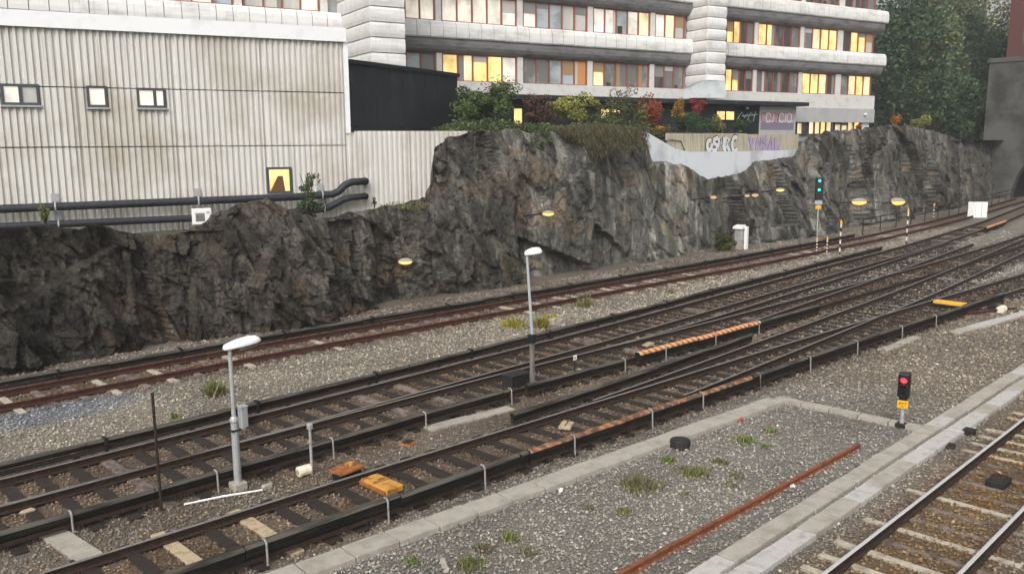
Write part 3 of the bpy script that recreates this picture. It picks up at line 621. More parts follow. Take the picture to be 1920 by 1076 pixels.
# pipes along the wall ------------------------------------------------
def pipe(label, pts, n, r, straps):
    P = []
    for (px, py) in pts: u, z = W.hit(px, py, n); P.append(np.array(W(u, n, z)))
    Pc = []
    for i, p in enumerate(P):                 # rounded bends
        if 0 < i < len(P) - 1:
            for t in (-.22, -.08, .08, .22):
                q = P[i+1] if t > 0 else P[i-1]; L_ = np.linalg.norm(q - p); k = min(abs(t) * 2.2, L_ * .4) / L_; Pc.append(p + (q - p) * k + (0 if abs(t) > .1 else 0))
        else: Pc.append(p)
    end = np.array(W(W.hit(*pts[-1], n)[0] + .05, -.1, W.hit(*pts[-1], n)[1])); Pc.append(end)
    o = thing('pipe', label, 'pipe', tuple(P[0]), 'black pipes along the ribbed wall')
    MB().tube(Pc, r, 14).build('jacket', M['pipe'], o, True)
    for px, py in straps:
        u, z = W.hit(px, py, n)
        R_ = [(W(u, n + (r + .015) * math.cos(a), z + (r + .015) * math.sin(a))) for a in np.linspace(-1.6, 2.6, 9)]
        b = MB(); 
        b.tube(R_, .035, 6).build('strap', M['galv'], o)
        MB().box((u - .14, -.02, z + r + .02), (u + .14, .12, z + r + .34), fr=W).build('wall_bracket', M['galv'], o)
pipe('upper black pipe with two bends along the ribbed wall', [(-60, 398), (0, 392), (370, 377), (560, 369), (630, 364), (652, 342), (686, 340)], .45, .165, [(104, 388), (372, 377), (604, 366)])
pipe('lower black pipe along the ribbed wall, ending in a bend', [(-60, 428), (0, 425), (110, 420), (370, 409), (520, 400), (612, 392), (650, 371), (686, 368)], .45, .15, [(110, 421), (608, 391)])
u, z = W.hit(378, 401, .9)
ac = thing('air_conditioner', 'white outdoor air conditioner box below the black pipes', 'air conditioner', W(u, .9, z - .35), None)
MB().bbox((u - .38, .7, z - .42), (u + .38, 1.05, z + .22), .02, fr=W).build('case', M['white_paint'], ac)
MB().box((u - .26, 1.052, z - .3), (u + .1, 1.058, z + .04), fr=W).build('fan_grille', M['clad_low'], ac)
MB().box((u + .18, 1.052, z + .04), (u + .3, 1.06, z + .08), fr=W).build('badge', M['black'], ac)

# ------------------------------------------------------------------ office building
KS = 1.08
O = Frame((-2.0 * KS, 53.0 * KS), (.855, .518))
ob = thing('office_building', 'white office building with rounded floor bands and red framed windows', 'building', O(10, 0, 7))
zrow = [O.hit(900, 129)[1]]; FH = 3.4 * KS
zc = [zrow[0] + FH * k for k in range(0, 4)]; WH = 1.72
uEnd = O.hit(1640, 150)[0]; uBeg = -46.0
t1 = (O.hit(695, 60, 4.8)[0], O.hit(759, 60, 4.8)[0]); t2 = (O.hit(1327, 60, 2.0)[0], O.hit(1361, 60, 2.0)[0])
spans = [(uBeg, t1[0] - .02), (t1[1] + .02, t2[0] - .02), (t2[1] + .02, uEnd)]
MB().box((uBeg, -14, 6.6), (uEnd, -.35, zc[3] + 2.6), fr=O).build('core', M['grey_band'], ob)
# rounded bands
prof_up = [(.0, .0), (.34, -.04), (.47, -.14), (.54, -.4), (.56, -.78), (.54, -1.0), (.48, -1.08), (.3, -1.1), (-.2, -1.1), (-.2, 0)]
prof_lo = [(.3, -1.0), (.38, -1.1), (.40, -1.3), (.36, -1.55), (.26, -1.75), (.12, -1.88), (.0, -1.95), (-.3, -1.95), (-.3, -1.0)]
def ext(fr, prof, u0, u1, z):
    n_ = len(prof); v = [fr(u0, a, z + b) for a, b in prof] + [fr(u1, a, z + b) for a, b in prof]
    f = [(i, i + n_, (i+1) % n_ + n_, (i+1) % n_) for i in range(n_)] + [tuple(range(n_)), tuple(range(2*n_-1, n_-1, -1))]
    return v, f
SP = FH - WH
kk = SP / 1.95
pu = [(a, b * kk) for a, b in prof_up]; pl = [(a, b * kk) for a, b in prof_lo]
for k in (1, 2, 3):
    zs = zc[k] - WH / 2
    for si, (a, b) in enumerate(spans):
        if si == 2: b = b + .75
        L_ = b - a; nn_ = max(1, round(L_ / (.9 if k < 3 else 1.3))); w_ = L_ / nn_
        for i in range(nn_):
            v, f = ext(O, pu, a + i * w_ + .018, a + (i + 1) * w_ - .018, zs + random.uniform(-.012, .012)); MB().add(v, f).build('cladding_panel', M['clad'], ob)
        v, f = ext(O, pl, a, b - (.25 if si == 2 else 0), zs); MB().add(v, f).build('lower_roll', M['clad_low'], ob)  # dark grey holds the grime and undercut shade of the lower roll
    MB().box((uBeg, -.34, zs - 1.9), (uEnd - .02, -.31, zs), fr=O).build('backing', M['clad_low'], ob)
# flat sill band below the lowest window row
zs = zc[0] - WH / 2
uA = O.hit(850, 160)[0]
MB().box((uBeg, -.3, zs - .95), (spans[1][1], .25, zs), fr=O).build('sill_band', M['pier'], ob)
MB().box((spans[2][0], -.3, zs - 1.15), (uEnd, .12, zs), fr=O).build('sill_band', M['pier'], ob)
MB().box((spans[2][0], -.3, zs - 2.35), (uEnd + .05, .16, zs - 1.152), fr=O).build('sill_band', M['grey_band'], ob)
# windows
def window(u0, u1, z0, z1, panes, red=True, fw=.045):
    b = MB(); ua = np.linspace(u0, u1, len(panes) + 1)
    for i, x in enumerate(ua): b.box((x - fw, -.25, z0 + fw), (x + fw, -.06, z1 - fw), fr=O)
    b.box((u0 - fw, -.25, z0), (u1 + fw, -.055, z0 + fw), fr=O); b.box((u0 - fw, -.25, z1 - fw), (u1 + fw, -.055, z1), fr=O)
    f = b.build('window', M['red_frame' if red else 'dark_frame'], ob)
    for i, m in enumerate(panes): MB().box((ua[i] + fw, -.22, z0 + fw), (ua[i+1] - fw, -.16 + random.uniform(-.02, .02), z1 - fw), fr=O).build('pane', M[m], f)
    for i, m in enumerate(panes):             # blinds and curtains hang in some of the panes
        a, b_ = ua[i] + fw, ua[i+1] - fw; r = random.random(); h = z1 - z0 - 2 * fw
        cm = M[random.choice(('blind_pale', 'blind_grey', 'blind_tan'))]
        if r < .22: MB().box((a + .004, -.138, z1 - fw - h * random.uniform(.15, .6)), (b_ - .004, -.125, z1 - fw - .004), fr=O).build('blind', cm, f)
        elif r < .40: w_ = (b_ - a) * random.uniform(.2, .45); q = a + .004 if random.random() < .5 else b_ - .004 - w_; MB().box((q, -.138, z0 + fw + .004), (q + w_, -.125, z1 - fw - .004), fr=O).build('curtain', cm, f)
        elif r < .52: hh = h * random.uniform(.12, .35); q = a + (b_ - a) * random.uniform(.05, .3); MB().box((q, -.138, z0 + fw + .004), (q + (b_ - a) * random.uniform(.3, .6), -.125, z0 + fw + hh), fr=O).build('sill_plant', M['sill_plant'], f)
    return f
def U(px, k): return O.hit(px, 128 if k == 0 else 50)[0]
X = lambda px: O.hit(px, 100)[0]
Lt, Wm, Sf, Pl, Bl, Gy, Dk, Or = ['pane_' + q for q in ('lit', 'warm', 'soft', 'pale', 'blue', 'grey', 'dark', 'orange')]
groups = [  # pixel-surveyed window groups: x0, x1, then panes for the rows from lowest up
    (761, 818, [Bl, Gy], [Sf, Sf], [Pl, Bl], [Pl, Pl]),
    (829, 970, [Lt, Wm, Lt, Lt, Sf], [Sf, Sf, Sf, Sf, Sf], [Pl, Bl, Pl, Bl, Pl], [Pl] * 5),
    (981, 1102, [Gy, Gy, Bl, Bl, Or], [Sf, Bl, Bl, Pl, Pl], [Pl, Bl, Pl, Bl, Pl], [Pl] * 5),
    (1112, 1219, [Wm, Gy, Gy, Gy, Gy], [Sf, Sf, Bl, Sf, Wm], [Pl] * 5, [Pl] * 5),
    (1228, 1284, [Dk, Gy, Gy], [Sf, Wm, Pl], [Pl] * 3, [Pl] * 3),
    (1362, 1414, [Lt, Lt, Dk, Dk], [Lt, Lt, Dk, Gy], [Gy, Pl, Gy, Pl], [Dk] * 4),
    (1421, 1500, [Gy, Dk, Dk, Dk, Gy], [Lt, Lt, Dk, Dk, Gy], [Dk, Dk, Gy, Dk, Dk], [Dk] * 5),
    (1507, 1570, [Lt, Lt, Wm, Dk], [Gy, Wm, Lt, Lt], [Dk, Dk, Gy, Dk], [Dk] * 4),
    (1580, 1638, [Gy, Wm, Lt, Wm], [Dk, Lt, Lt, Pl], [Dk, Dk, Dk, Gy], [Dk] * 4)]
for x0, x1, *rows in groups:
    for k in range(4):
        window(X(x0) + .05, X(x1) - .05, zc[k] - WH/2 + .02, zc[k] + WH/2 - .03, rows[k])
for (a, b) in zip([818, 970, 1102, 1219, 1414, 1500, 1570], [829, 981, 1112, 1228, 1421, 1507, 1580]):
    for k in range(4): MB().box((X(a) + .02, -.3, zc[k] - WH/2), (X(b) - .02, .0, zc[k] + WH/2), fr=O).build('pier', M['pier'], ob)
u = t1[0] - .9
for j in range(9):                            # windows left of the first stair tower, seen over the ribbed building
    for k in (1, 2, 3): window(u - 4.6, u - .3, zc[k] - WH/2 + .02, zc[k] + WH/2 - .03, random.choices([Pl, Bl, Sf, Pl], k=4))
    for k in (1, 2, 3): MB().box((u - .22, -.3, zc[k] - WH/2), (u + .22 , .0, zc[k] + WH/2), fr=O).build('pier', M['pier'], ob)
    u -= 4.95
# ground floor at the right end
a, b = X(1500) , X(1626); n_ = 11
zg0, zg1 = O.hit(1560, 252)[1], O.hit(1560, 219)[1]
window(X(1502), X(1568), zg0, zg1, [Wm, Dk, Wm, Wm, Lt, Wm], False, .05); window(X(1574), X(1622), zg0, zg1, [Wm, Wm, Wm, Lt], False, .05)
MB().box((X(1625), -.3, zg0), (X(1638), -.05, zg1 - .05), fr=O).build('door', M['tarp'], ob)
MB().lathe(O(X(1624), .3, zg1 + .15), [(.02, 0), (.14, .04), (.14, .12), (.02, .18)], 10).build('wall_lamp', M['lamp_white'], ob)
# stair towers of stacked rounded panels
def tower(u0, u1, nproj, zb, bu=1.0):
    z = zb; tw = MB().box((u0 + .1, -.3, zb), (u1 - .1, nproj - .12, zc[3] + 2.4), fr=O).build('stair_tower', M['grey_band'], ob)
    h = .82
    while z < zc[3] + 2.2:
        pr = [(nproj - .1, .0), (nproj + .0, .03), (nproj + .1 * bu, h * .3), (nproj + .12 * bu, h * .5), (nproj + .08 * bu, h * .8), (nproj - .0, h - .04), (nproj - .1, h - .02)]
        v, f = ext(O, pr, u0, u1, z); MB().add(v, f).build('tower_panel', M['clad'], tw)
        # side panel
        v = []; pp = [(u0 + .1, .0), (u0 - .0, .03), (u0 - .1 * bu, h * .3), (u0 - .12 * bu, h * .5), (u0 - .08 * bu, h * .8), (u0 - .0, h - .04), (u0 + .1, h - .02)]
        v = [O(a, -.2, z + b) for a, b in pp] + [O(a, nproj - .01, z + b) for a, b in pp]; m_ = len(pp)
        MB().add(v, [(i, (i+1) % m_, (i+1) % m_ + m_, i + m_) for i in range(m_)] + [tuple(range(m_))[::-1], tuple(range(m_, 2*m_))]).build('tower_panel', M['pier'], tw)
        z += h
tower(t1[0], t1[1], 4.8, O.hit(725, 128, 4.8)[1], .45); tower(t2[0], t2[1], 2.0, O.hit(1340, 182, 2.0)[1], .7)
# black low annex with its long flat roof, in front of the ground floor
AN = 1.6
aL, aR = O.hit(838, 200, AN)[0], O.hit(1492, 220, AN)[0]; cR = O.hit(1517, 200, AN + .7)[0]
zr = O.hit(1180, 183, AN + .7)[1]
an = thing('dark_annex', 'low black annex with flat roof and lit windows behind the bushes', 'building', O((aL + aR)/2, AN, 6.6))
MB().box((aL, -.32, 6.3), (aR, AN - .25, zr - .32), fr=O).build('core', M['black'], an)
MB().box((aL - .2, .26, zr - .3), (cR, AN + .7, zr), fr=O).build('roof', M['dark_clad'], an)
na = 14
for i in range(na - 2): a = aL + (aR - aL) * i / na; MB().bbox((a + .01, AN - .24, 6.3), (a + (aR - aL) / na - .01, AN, zr - .32), .01, fr=O).build('cladding_panel', M['dark_clad'], an)
for x0, x1, y0, y1, ps in [(962, 980, 204, 232, [Lt]), (1126, 1164, 205, 222, [Lt, Lt]), (1216, 1224, 206, 222, [Lt]), (1343, 1377, 209, 225, [Lt, Lt])]:
    (ua, za), (ub, zb) = O.hit(x0, y0, AN + .05), O.hit(x1, y1, AN + .05)
    b = MB(); uu = np.linspace(ua, ub, len(ps) + 1)
    for q in uu: b.box((q - .05, AN + .002, zb - .05), (q + .05, AN + .09, za + .05), fr=O)
    b.box((ua + .05, AN + .002, za), (ub - .05, AN + .085, za + .05), fr=O); b.box((ua + .05, AN + .002, zb - .05), (ub - .05, AN + .085, zb), fr=O)
    f = b.build('window', M['black'], an)
    for i in range(len(ps)): MB().box((uu[i] + .05, AN + .01, zb), (uu[i+1] - .05, AN + .04, za), fr=O).build('pane', M[ps[i]], f)
# graffiti end wall of the annex
gA, gB = O.hit(1424, 215, AN)[0], O.hit(1492, 215, AN)[0]
MB().box((gA, AN - .24, 6.3), (gB, AN + .02, zr - .32), fr=O).build('painted_wall', M['grey_band'], an)
MB().box((gA - (aR-aL)*.07, AN - .24, 6.3), (gA - .01, AN, zr - .32), fr=O).build('cladding_panel', M['dark_clad'], an)
def flat(name, col): M[name] = mat(name, col, rough=.8); return M[name]
gW, gK, gP, gL, gR2, gC = flat('paint_white', (.62, .64, .62)), flat('paint_black', (.03, .03, .035)), flat('paint_pink', (.36, .25, .30)), flat('paint_lilac', (.42, .34, .62)), flat('paint_red', (.42, .08, .13)), flat('paint_pale_green', (.35, .45, .42))
def stroke(fr, n, pts, wd, m, parent, name='graffiti_stroke', th=.004):
    b = MB(); P = [np.array(p, float) for p in pts]
    L_, R_ = [], []
    for i, p in enumerate(P):
        d = P[min(i+1, len(P)-1)] - P[max(i-1, 0)]; d /= np.linalg.norm(d) + 1e-9; q = np.array([-d[1], d[0]]) * wd / 2; L_.append(p + q); R_.append(p - q)
    k = len(P); v = [fr(*(a[0], n + th, a[1])) for a in L_ + R_] + [fr(a[0], n, a[1]) for a in L_ + R_]
    f = []
    for i in range(k-1): f += [(i, k+i, k+i+1, i+1), (2*k+i, 2*k+i+1, 3*k+i+1, 3*k+i), (i, i+1, 2*k+i+1, 2*k+i), (k+i, 3*k+i, 3*k+i+1, k+i+1)]
    f += [(0, 2*k, 3*k, k), (k-1, 2*k-1, 4*k-1, 3*k-1)]
    return b.add(v, f).build(name, m, parent)
def arc(cx, cy, rx, ry, a0, a1, n=12): return [(cx + rx * math.cos(t), cy + ry * math.sin(t)) for t in np.linspace(math.radians(a0), math.radians(a1), n)]
(ga, gz1), (gb, gz0) = O.hit(1427, 211, AN + .03), O.hit(1488, 240, AN + .03); gh = gz1 - gz0; gw = gb - ga
stroke(O, AN + .022, [(ga, gz0 + gh * .72), (gb, gz0 + gh * .78)], gh * .55, gP, an); stroke(O, AN + .022, [(ga, gz0 + gh * .1), (gb, gz0 + gh * .1)], gh * .5, flat('paint_violet', (.20, .17, .24)), an)
for c, x in zip((gR2, gW, gR2, gW, gW), (.08, .22, .4, .62, .85)):
    stroke(O, AN + .03 + x * .004, arc(ga + gw * x, gz0 + gh * .66, gw * .07, gh * .3, 20, 330), .09, c, an)
for x in (.35, .5, .72, .9): stroke(O, AN + .036 + x * .003, [(ga + gw * x, gz0 + gh * .35), (ga + gw * (x + .03), gz0 + gh * .95)], .08, gW if x != .5 else gK, an)
(ta, tz1), (tb, tz0) = O.hit(1384, 208, AN + .03), O.hit(1420, 230, AN + .03)
for a in ([(0, .3), (.2, .9), (.35, .4), (.5, .8)], [(.5, .2), (.65, .9), (.85, .5)], [(.2, .55), (1, .7)], [(.8, .1), (.9, .95)]):
    stroke(O, AN + .006 + a[0][1] * .008, [(ta + (tb - ta) * x, tz0 + (tz1 - tz0) * y) for x, y in a], .06, gC, an)
tq = O.hit(1401, 203, AN + .1); MB().lathe(O(tq[0], AN + .12, tq[1] - .1), [(.02, 0), (.12, .05), (.12, .12), (.02, .2)], 10).build('wall_lamp', M['lamp_white'], an)
# tarpaulin at the foot of the second stair tower
tp = [(1283, 184), (1285, 168), (1300, 156), (1322, 151), (1328, 151), (1358, 153), (1360, 184)]
tf = []
for n__, k in ((2.22, 0), (2.05, 1)): tf.append([O(O.hit(px, py, n__)[0], n__ + .1 * math.sin(px * .2), O.hit(px, py, n__)[1]) for px, py in tp])
m_ = len(tp); tv = tf[0] + tf[1]
tag(MB().add(tv, [tuple(range(m_-1, -1, -1)), tuple(range(m_, 2*m_))] + [(i, (i+1) % m_, (i+1) % m_ + m_, i + m_) for i in range(m_)]).build('tarpaulin', M['tarp'], loc=O(O.hit(1320, 184, 2.2)[0], 2.2, zr)), 'pale tarpaulin draped at the foot of the second stair tower', 'tarpaulin')

# ------------------------------------------------------------------ white retaining wall, ribbed graffiti fence
YW = 25.75
wp = [onY(px, py, YW) for px, py in [(1206, 248), (1216, 250), (1240, 264), (1266, 279), (1292, 285), (1400, 284), (1503, 281)]]
v = []; f = []
for p in wp: v += [(p[0], YW, 2.4), (p[0], YW, p[2]), (p[0], YW + .35, 2.4), (p[0], YW + .35, p[2])]
for i in range(len(wp) - 1): a = 4*i; b = a+4; f += [(a, b, b+1, a+1), (a+1, b+1, b+3, a+3), (a+2, a+3, b+3, b+2)]
f += [(0, 1, 3, 2), (4*len(wp)-4, 4*len(wp)-2, 4*len(wp)-1, 4*len(wp)-3)]
rw = tag(MB().add(v, f).build('retaining_wall', M['white_wall'], loc=(wp[3][0], YW, 2.4)), 'whitewashed retaining wall with sloping left end set into the rock', 'wall')
YFn = 26.25
class FF:
    def __call__(s, u, n, z): return (u, YFn - n, z)
FN = FF()
fa, fb = onY(1250, 262, YFn), onY(1497, 265, YFn); fzt, fzb = onY(1380, 251, YFn)[2], onY(1380, 288, YFn)[2]
fe = thing('concrete_fence', 'beige ribbed concrete fence with graffiti above the white retaining wall', 'fence', ((fa[0]+fb[0])/2, YFn, fzb))
cuts = [fa[0], onY(1322, 260, YFn)[0], onY(1400, 260, YFn)[0], onY(1445, 260, YFn)[0], fb[0]]
for a, b in zip(cuts[:-1], cuts[1:]): ribbed(fe, FN, a + .02, b - .02, fzb - .5, fzt + random.uniform(-.04, .04), .2, .03, M['fence'], 'fence_panel', .12)
def letters(x0, x1, shapes, mf, mo, wd):
    for j, (dx, sh) in enumerate(shapes):
        P = [(x0 + (x1 - x0) * (dx + px * .2), fzb + .1 + (fzt - fzb - .28) * py) for px, py in sh]
        stroke(FN, .034 + j * .004, P, wd + .13, mo, fe, th=.003); stroke(FN, .05 + j * .004, P, wd, mf, fe, th=.003)
xa, xb = onY(1323, 268, YFn)[0], onY(1383, 268, YFn)[0]
letters(xa, xb, [(0, arc(.5, .45, .35, .3, 60, 380)), (.17, [(.9, .9), (.3, .8), (.2, .6), (.8, .45), (.7, .15), (.1, .1)]), (.36, [(.1, .9), (.1, .2), (.45, .7), (.8, .15), (.9, .95)]), (.56, [(.1, .05), (.15, .95), (.75, .8), (.3, .5), (.85, .05)]), (.77, arc(.6, .5, .45, .45, 50, 320))], gW, gK, .3)
xa, xb = onY(1405, 268, YFn)[0], onY(1462, 268, YFn)[0]
letters(xa, xb, [(0, [(-.1, 1), (.3, .2), (.6, .9)]), (.18, [(.1, .1), (.3, .95), (.8, .2), (.9, .9)]), (.38, [(.8, .95), (.2, .7), (.9, .4), (.2, .05)]), (.58, [(.1, .05), (.5, .95), (.9, .1)]), (.78, [(.2, .95), (.3, .1), (.9, .3), (1, .0)])], gL, flat('paint_dark_violet', (.16, .12, .28)), .2)

# ------------------------------------------------------------------ tunnel portal and brick building at the right
PSx = 100.5
po = thing('tunnel_portal', 'grey concrete tunnel portal at the right edge of the view', 'tunnel portal', (PSx, 14, -.2))
ac_, bc_, yc = 11.0, 9.2, 14.0
top = 15.5; v = []; f = []; K = 40
for dx in (0, 1.2):
    for k in range(K + 1):
        t = math.pi * k / K; y = yc + ac_ * math.cos(t); v.append((PSx + dx, y, -.3 + bc_ * math.sin(t)))
    for k in range(K + 1):
        t = math.pi * k / K; y = yc + ac_ * math.cos(t); yy = y; v.append((PSx + dx, yy, top if 0 < k < K else top))
m_ = 2 * (K + 1)
for k in range(K): f += [(k, k+1, K+1+k+1, K+1+k), (m_+k+1, m_+k, m_+K+1+k, m_+K+1+k+1), (k+1, k, m_+k, m_+k+1), (K+1+k, K+2+k, m_+K+2+k, m_+K+1+k)]
MB().add(v, f).build('portal_wall', M['portal'], po)
MB().box((PSx, 25.002, -.3), (PSx + 1.2, 28.4, top)).build('portal_jamb', M['portal'], po); MB().box((PSx, -14, -.3), (PSx + 1.2, 2.998, top)).build('portal_jamb', M['portal'], po)
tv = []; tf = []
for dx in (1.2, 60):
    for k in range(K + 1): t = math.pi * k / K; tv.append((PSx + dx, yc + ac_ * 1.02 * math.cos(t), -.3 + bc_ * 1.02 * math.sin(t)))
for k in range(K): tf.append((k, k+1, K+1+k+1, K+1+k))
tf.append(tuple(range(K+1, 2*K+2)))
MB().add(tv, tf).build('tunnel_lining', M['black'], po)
MB().box((PSx - .15, -14, top + .01), (PSx + 1.4, 28.6, top + .5)).build('coping', M['portal'], po)
bq = onY(1893, 60, 29.0)
br = thing('brick_building', 'dark red brick building above the tunnel, top right corner', 'building', (PSx + 12, 20, 15))
yb_ = CAM[1] + ray(1891, 60)[1] / ray(1891, 60)[0] * (PSx + 8 - CAM[0])
MB().box((PSx + 8, -10, 14), (PSx + 26, yb_, 34)).build('wall', M['brick'], br)
for k in range(6):
    for j in range(3): MB().box((PSx + 7.93, yb_ - 3 - 4 * k, 18 + 5 * j), (PSx + 7.99, yb_ - 1.6 - 4 * k, 20.2 + 5 * j)).build('window', M['pane_dark'], br)
# hillside between cliff end and portal top
# ------------------------------------------------------------------ vegetation
def leaf_cloud(n, cen, rad, size, cols, seed, shell=.35, clump=14, flat=.0, droop=0):
    r = np.random.default_rng(seed)
    cc = r.normal(size=(clump, 3)); cc /= np.linalg.norm(cc, axis=1)[:, None]; cc *= r.uniform(.2, .95, (clump, 1)); cr = r.uniform(.16, .5, clump)
    w_ = r.integers(0, clump, n); d = r.normal(size=(n, 3)); d /= np.linalg.norm(d, axis=1)[:, None]
    p = cc[w_] + d * cr[w_][:, None] * r.uniform(shell, 1, (n, 1)) ** .6
    tone = r.uniform(.65, 1.3, clump)[w_] * (.8 + .4 * r.random(n))
    P = np.array(cen) + p * np.array(rad)
    if droop: P[:, 2] -= droop * np.abs(r.normal(size=n))
    a = r.normal(size=(n, 3)); a /= np.linalg.norm(a, axis=1)[:, None]; b = np.cross(a, r.normal(size=(n, 3))); b /= np.linalg.norm(b, axis=1)[:, None]
    s_ = size * r.uniform(.6, 1.4, (n, 1)); a = a * s_; b = b * s_ * .6
    V = np.stack([P - a, P + b, P + a, P - b], 1).reshape(-1, 3); Q = np.arange(4 * n).reshape(-1, 4)
    ci = np.array(cols)[r.integers(0, len(cols), n)] * tone[:, None]
    return V, Q, np.repeat(ci, 4, 0)
GREEN = [(.08, .125, .045), (.11, .16, .06), (.055, .09, .035)]; DGREEN = [(.06, .10, .05), (.075, .125, .055), (.045, .075, .04)]
YEL = [(.36, .33, .07), (.28, .30, .08), (.2, .24, .07)]; RED = [(.30, .055, .04), (.22, .04, .035), (.26, .10, .04)]; ORG = [(.42, .20, .03), (.36, .24, .05), (.28, .12, .03)]
BRN = [(.13, .065, .05), (.09, .045, .04), (.14, .085, .055)]; OLV = [(.15, .15, .07), (.11, .12, .055), (.18, .165, .085)]
def shrub(label, px, py, wpx, hpx, Y, cols, n=900, size=.07, group='shrubs on the cliff edge', stems=5, seed=None, clump=12, name='shrub', depth=None, cat='shrub', seed_=0):
    c = onY(px, py, Y); dep = float(np.dot(c - CAM, FW)); rx, rz = wpx / 2 * dep / F, hpx / 2 * dep / F
    base = (c[0], Y, c[2] - rz)
    t = thing(name, label, cat, base, group); sd_ = int(px * 7 + py)
    V, Q, cl = leaf_cloud(n, c, (rx, depth or rx * .8, rz), size, cols, sd_, clump=clump)
    npmesh('foliage', V, Q, M['leaf'], t, cl)
    b = MB(); r = random.Random(sd_)
    for k in range(stems):
        e = c + np.array([r.uniform(-.7, .7) * rx, r.uniform(-.4, .4) * rx, r.uniform(-.2, .8) * rz]); m0 = np.array([c[0] + r.uniform(-.15, .15) * rx, Y, c[2] - rz * 1.15])
        b.tube([m0, (m0 + e) / 2 + np.array([r.uniform(-.1, .1) * rx, 0, .1 * rz]), e], [.03, .02, .008], 5)
    b.build('stem', M['bark'], t); return t
shrub('large leafy green shrub at the right end of the black clad block', 908, 203, 135, 100, 28.5, GREEN + OLV[:1] + [(.09, .14, .05)], 4200, .085, clump=24)
shrub('thin sparse sapling in front of the white sill band', 935, 168, 170, 70, 28.8, OLV + GREEN, 900, .06, stems=9)
shrub('dark red brown bush right of the large green shrub', 1012, 217, 105, 62, 28, BRN, 2600, .07)
shrub('yellow green bush in front of the dark annex', 1072, 205, 120, 66, 28.2, YEL, 2600, .075)
shrub('low dark green bush between the yellow bush and red maple', 1150, 226, 150, 54, 27.8, DGREEN + OLV, 2800, .075)
shrub('thin grey green sapling left of the red bush', 1172, 190, 70, 80, 28.4, OLV, 700, .06, stems=8)
shrub('tall olive leaved shrub just left of the red bush', 1205, 215, 50, 75, 27.6, OLV + YEL[1:], 1200, .07)
shrub('red and rust leaved bush above the white wall end', 1228, 217, 74, 74, 27.4, RED + [(.28, .12, .05)], 2200, .07)
shrub('small orange yellow bush below the red bush', 1236, 244, 44, 30, 27.0, ORG, 800, .07)
shrub('yellow orange bush right of the red bush', 1272, 208, 44, 42, 27.6, ORG + YEL[:1], 1100, .07)
shrub('small bright red shrub against the black annex', 1310, 200, 46, 34, 27.9, RED[:2], 1000, .07)
shrub('wide dark green juniper above the ribbed fence', 1300, 232, 105, 40, 27.4, DGREEN, 2600, .07, clump=20)
shrub('olive yellow bush behind the fence between junipers', 1342, 236, 44, 40, 27.2, OLV + YEL[1:2], 1200, .07)
shrub('round dark green bush left of the annex graffiti', 1385, 235, 50, 36, 27.3, DGREEN, 1300, .07)
shrub('bright green weeds on the rock shelf below the bushes', 1010, 258, 60, 46, 24.6, GREEN, 1100, .06, group='plants on the rock face')
shrub('green bush in the gap of the rock beside the grey cabinet', 1362, 452, 56, 46, 23.2, [(.08, .10, .025), (.06, .08, .02), (.12, .12, .03)], 1500, .06, group='plants on the rock face')
shrub('dark leafy shrub growing beside the bent pipes', 580, 385, 52, 50, 26.4, DGREEN + OLV[:1], 1500, .055, group='plants by the ribbed wall')
shrub('spindly sapling rising above the pipes beside the lit window', 578, 346, 44, 56, 26.6, DGREEN + OLV, 420, .055, stems=6, group='plants by the ribbed wall')
shrub('yellow green weed hanging at the lower pipe near the left edge', 84, 400, 30, 46, 25.2, YEL[1:] + OLV, 360, .04, group='plants by the ribbed wall')
shrub('tiny reddish sapling right of the pipe bends', 701, 377, 12, 24, 26.3, BRN + OLV, 120, .04, group='plants by the ribbed wall', stems=2)
shrub('low moss and grass tuft at the wall foot above the rock', 760, 388, 130, 20, 25.0, OLV + YEL[1:], 1500, .04, group='plants by the ribbed wall', stems=2)
shrub('bright orange shrub right of the office building corner', 1679, 228, 22, 26, 29, ORG[:1] + [(.5, .18, .02)], 500, .1)
shrub('yellow bush on the cliff edge right of the orange shrub', 1722, 229, 66, 28, 29, YEL + OLV[:1], 1400, .1)
shrub('low green bush on the cliff edge beside the yellow bush', 1755, 222, 50, 40, 31, GREEN, 1000, .12)
shrub('pale green bush on the far dark rock', 1812, 240, 30, 30, 27.4, [(.10, .16, .05), (.07, .12, .04)], 500, .12)
shrub('orange red shrub before the lit ground floor windows', 1609, 240, 18, 14, 25.8, [(.5, .10, .03)], 260, .07)
u_ = np.random.default_rng(8); nu = 16000; us_ = u_.uniform(onY(862, 240, 26.6)[0], onY(1425, 240, 26.6)[0], nu); uy = u_.uniform(25.2, 29.0, nu)
uh = .25 + .8 * fbm(us_ * .7, uy * .7, 91, 3); P = np.stack([us_, uy, plat(us_) - .1 + uh * u_.random(nu) ** .7 * 1.1], -1)
P = P[~((us_ > onY(1212, 250, 25.7)[0] - .3) & (uy < 26.6))]; nu = len(P)
a = u_.normal(size=(nu, 3)); a /= np.linalg.norm(a, axis=1)[:, None]; b = np.cross(a, u_.normal(size=(nu, 3))); b /= np.linalg.norm(b, axis=1)[:, None]; a *= u_.uniform(.05, .11, (nu, 1)); b *= .05
V = np.stack([P - a, P + b, P + a, P - b], 1).reshape(-1, 3); cl = np.array(OLV + DGREEN + GREEN)[u_.integers(0, 9, nu)] * u_.uniform(.5, 1.3, (nu, 1))
o = npmesh('undergrowth', V, np.arange(4 * nu).reshape(-1, 4), M['leaf'], col=np.repeat(cl, 4, 0)); o['kind'] = 'stuff'; o['label'] = 'tangled olive undergrowth along the top of the cliff'; o['category'] = 'undergrowth'
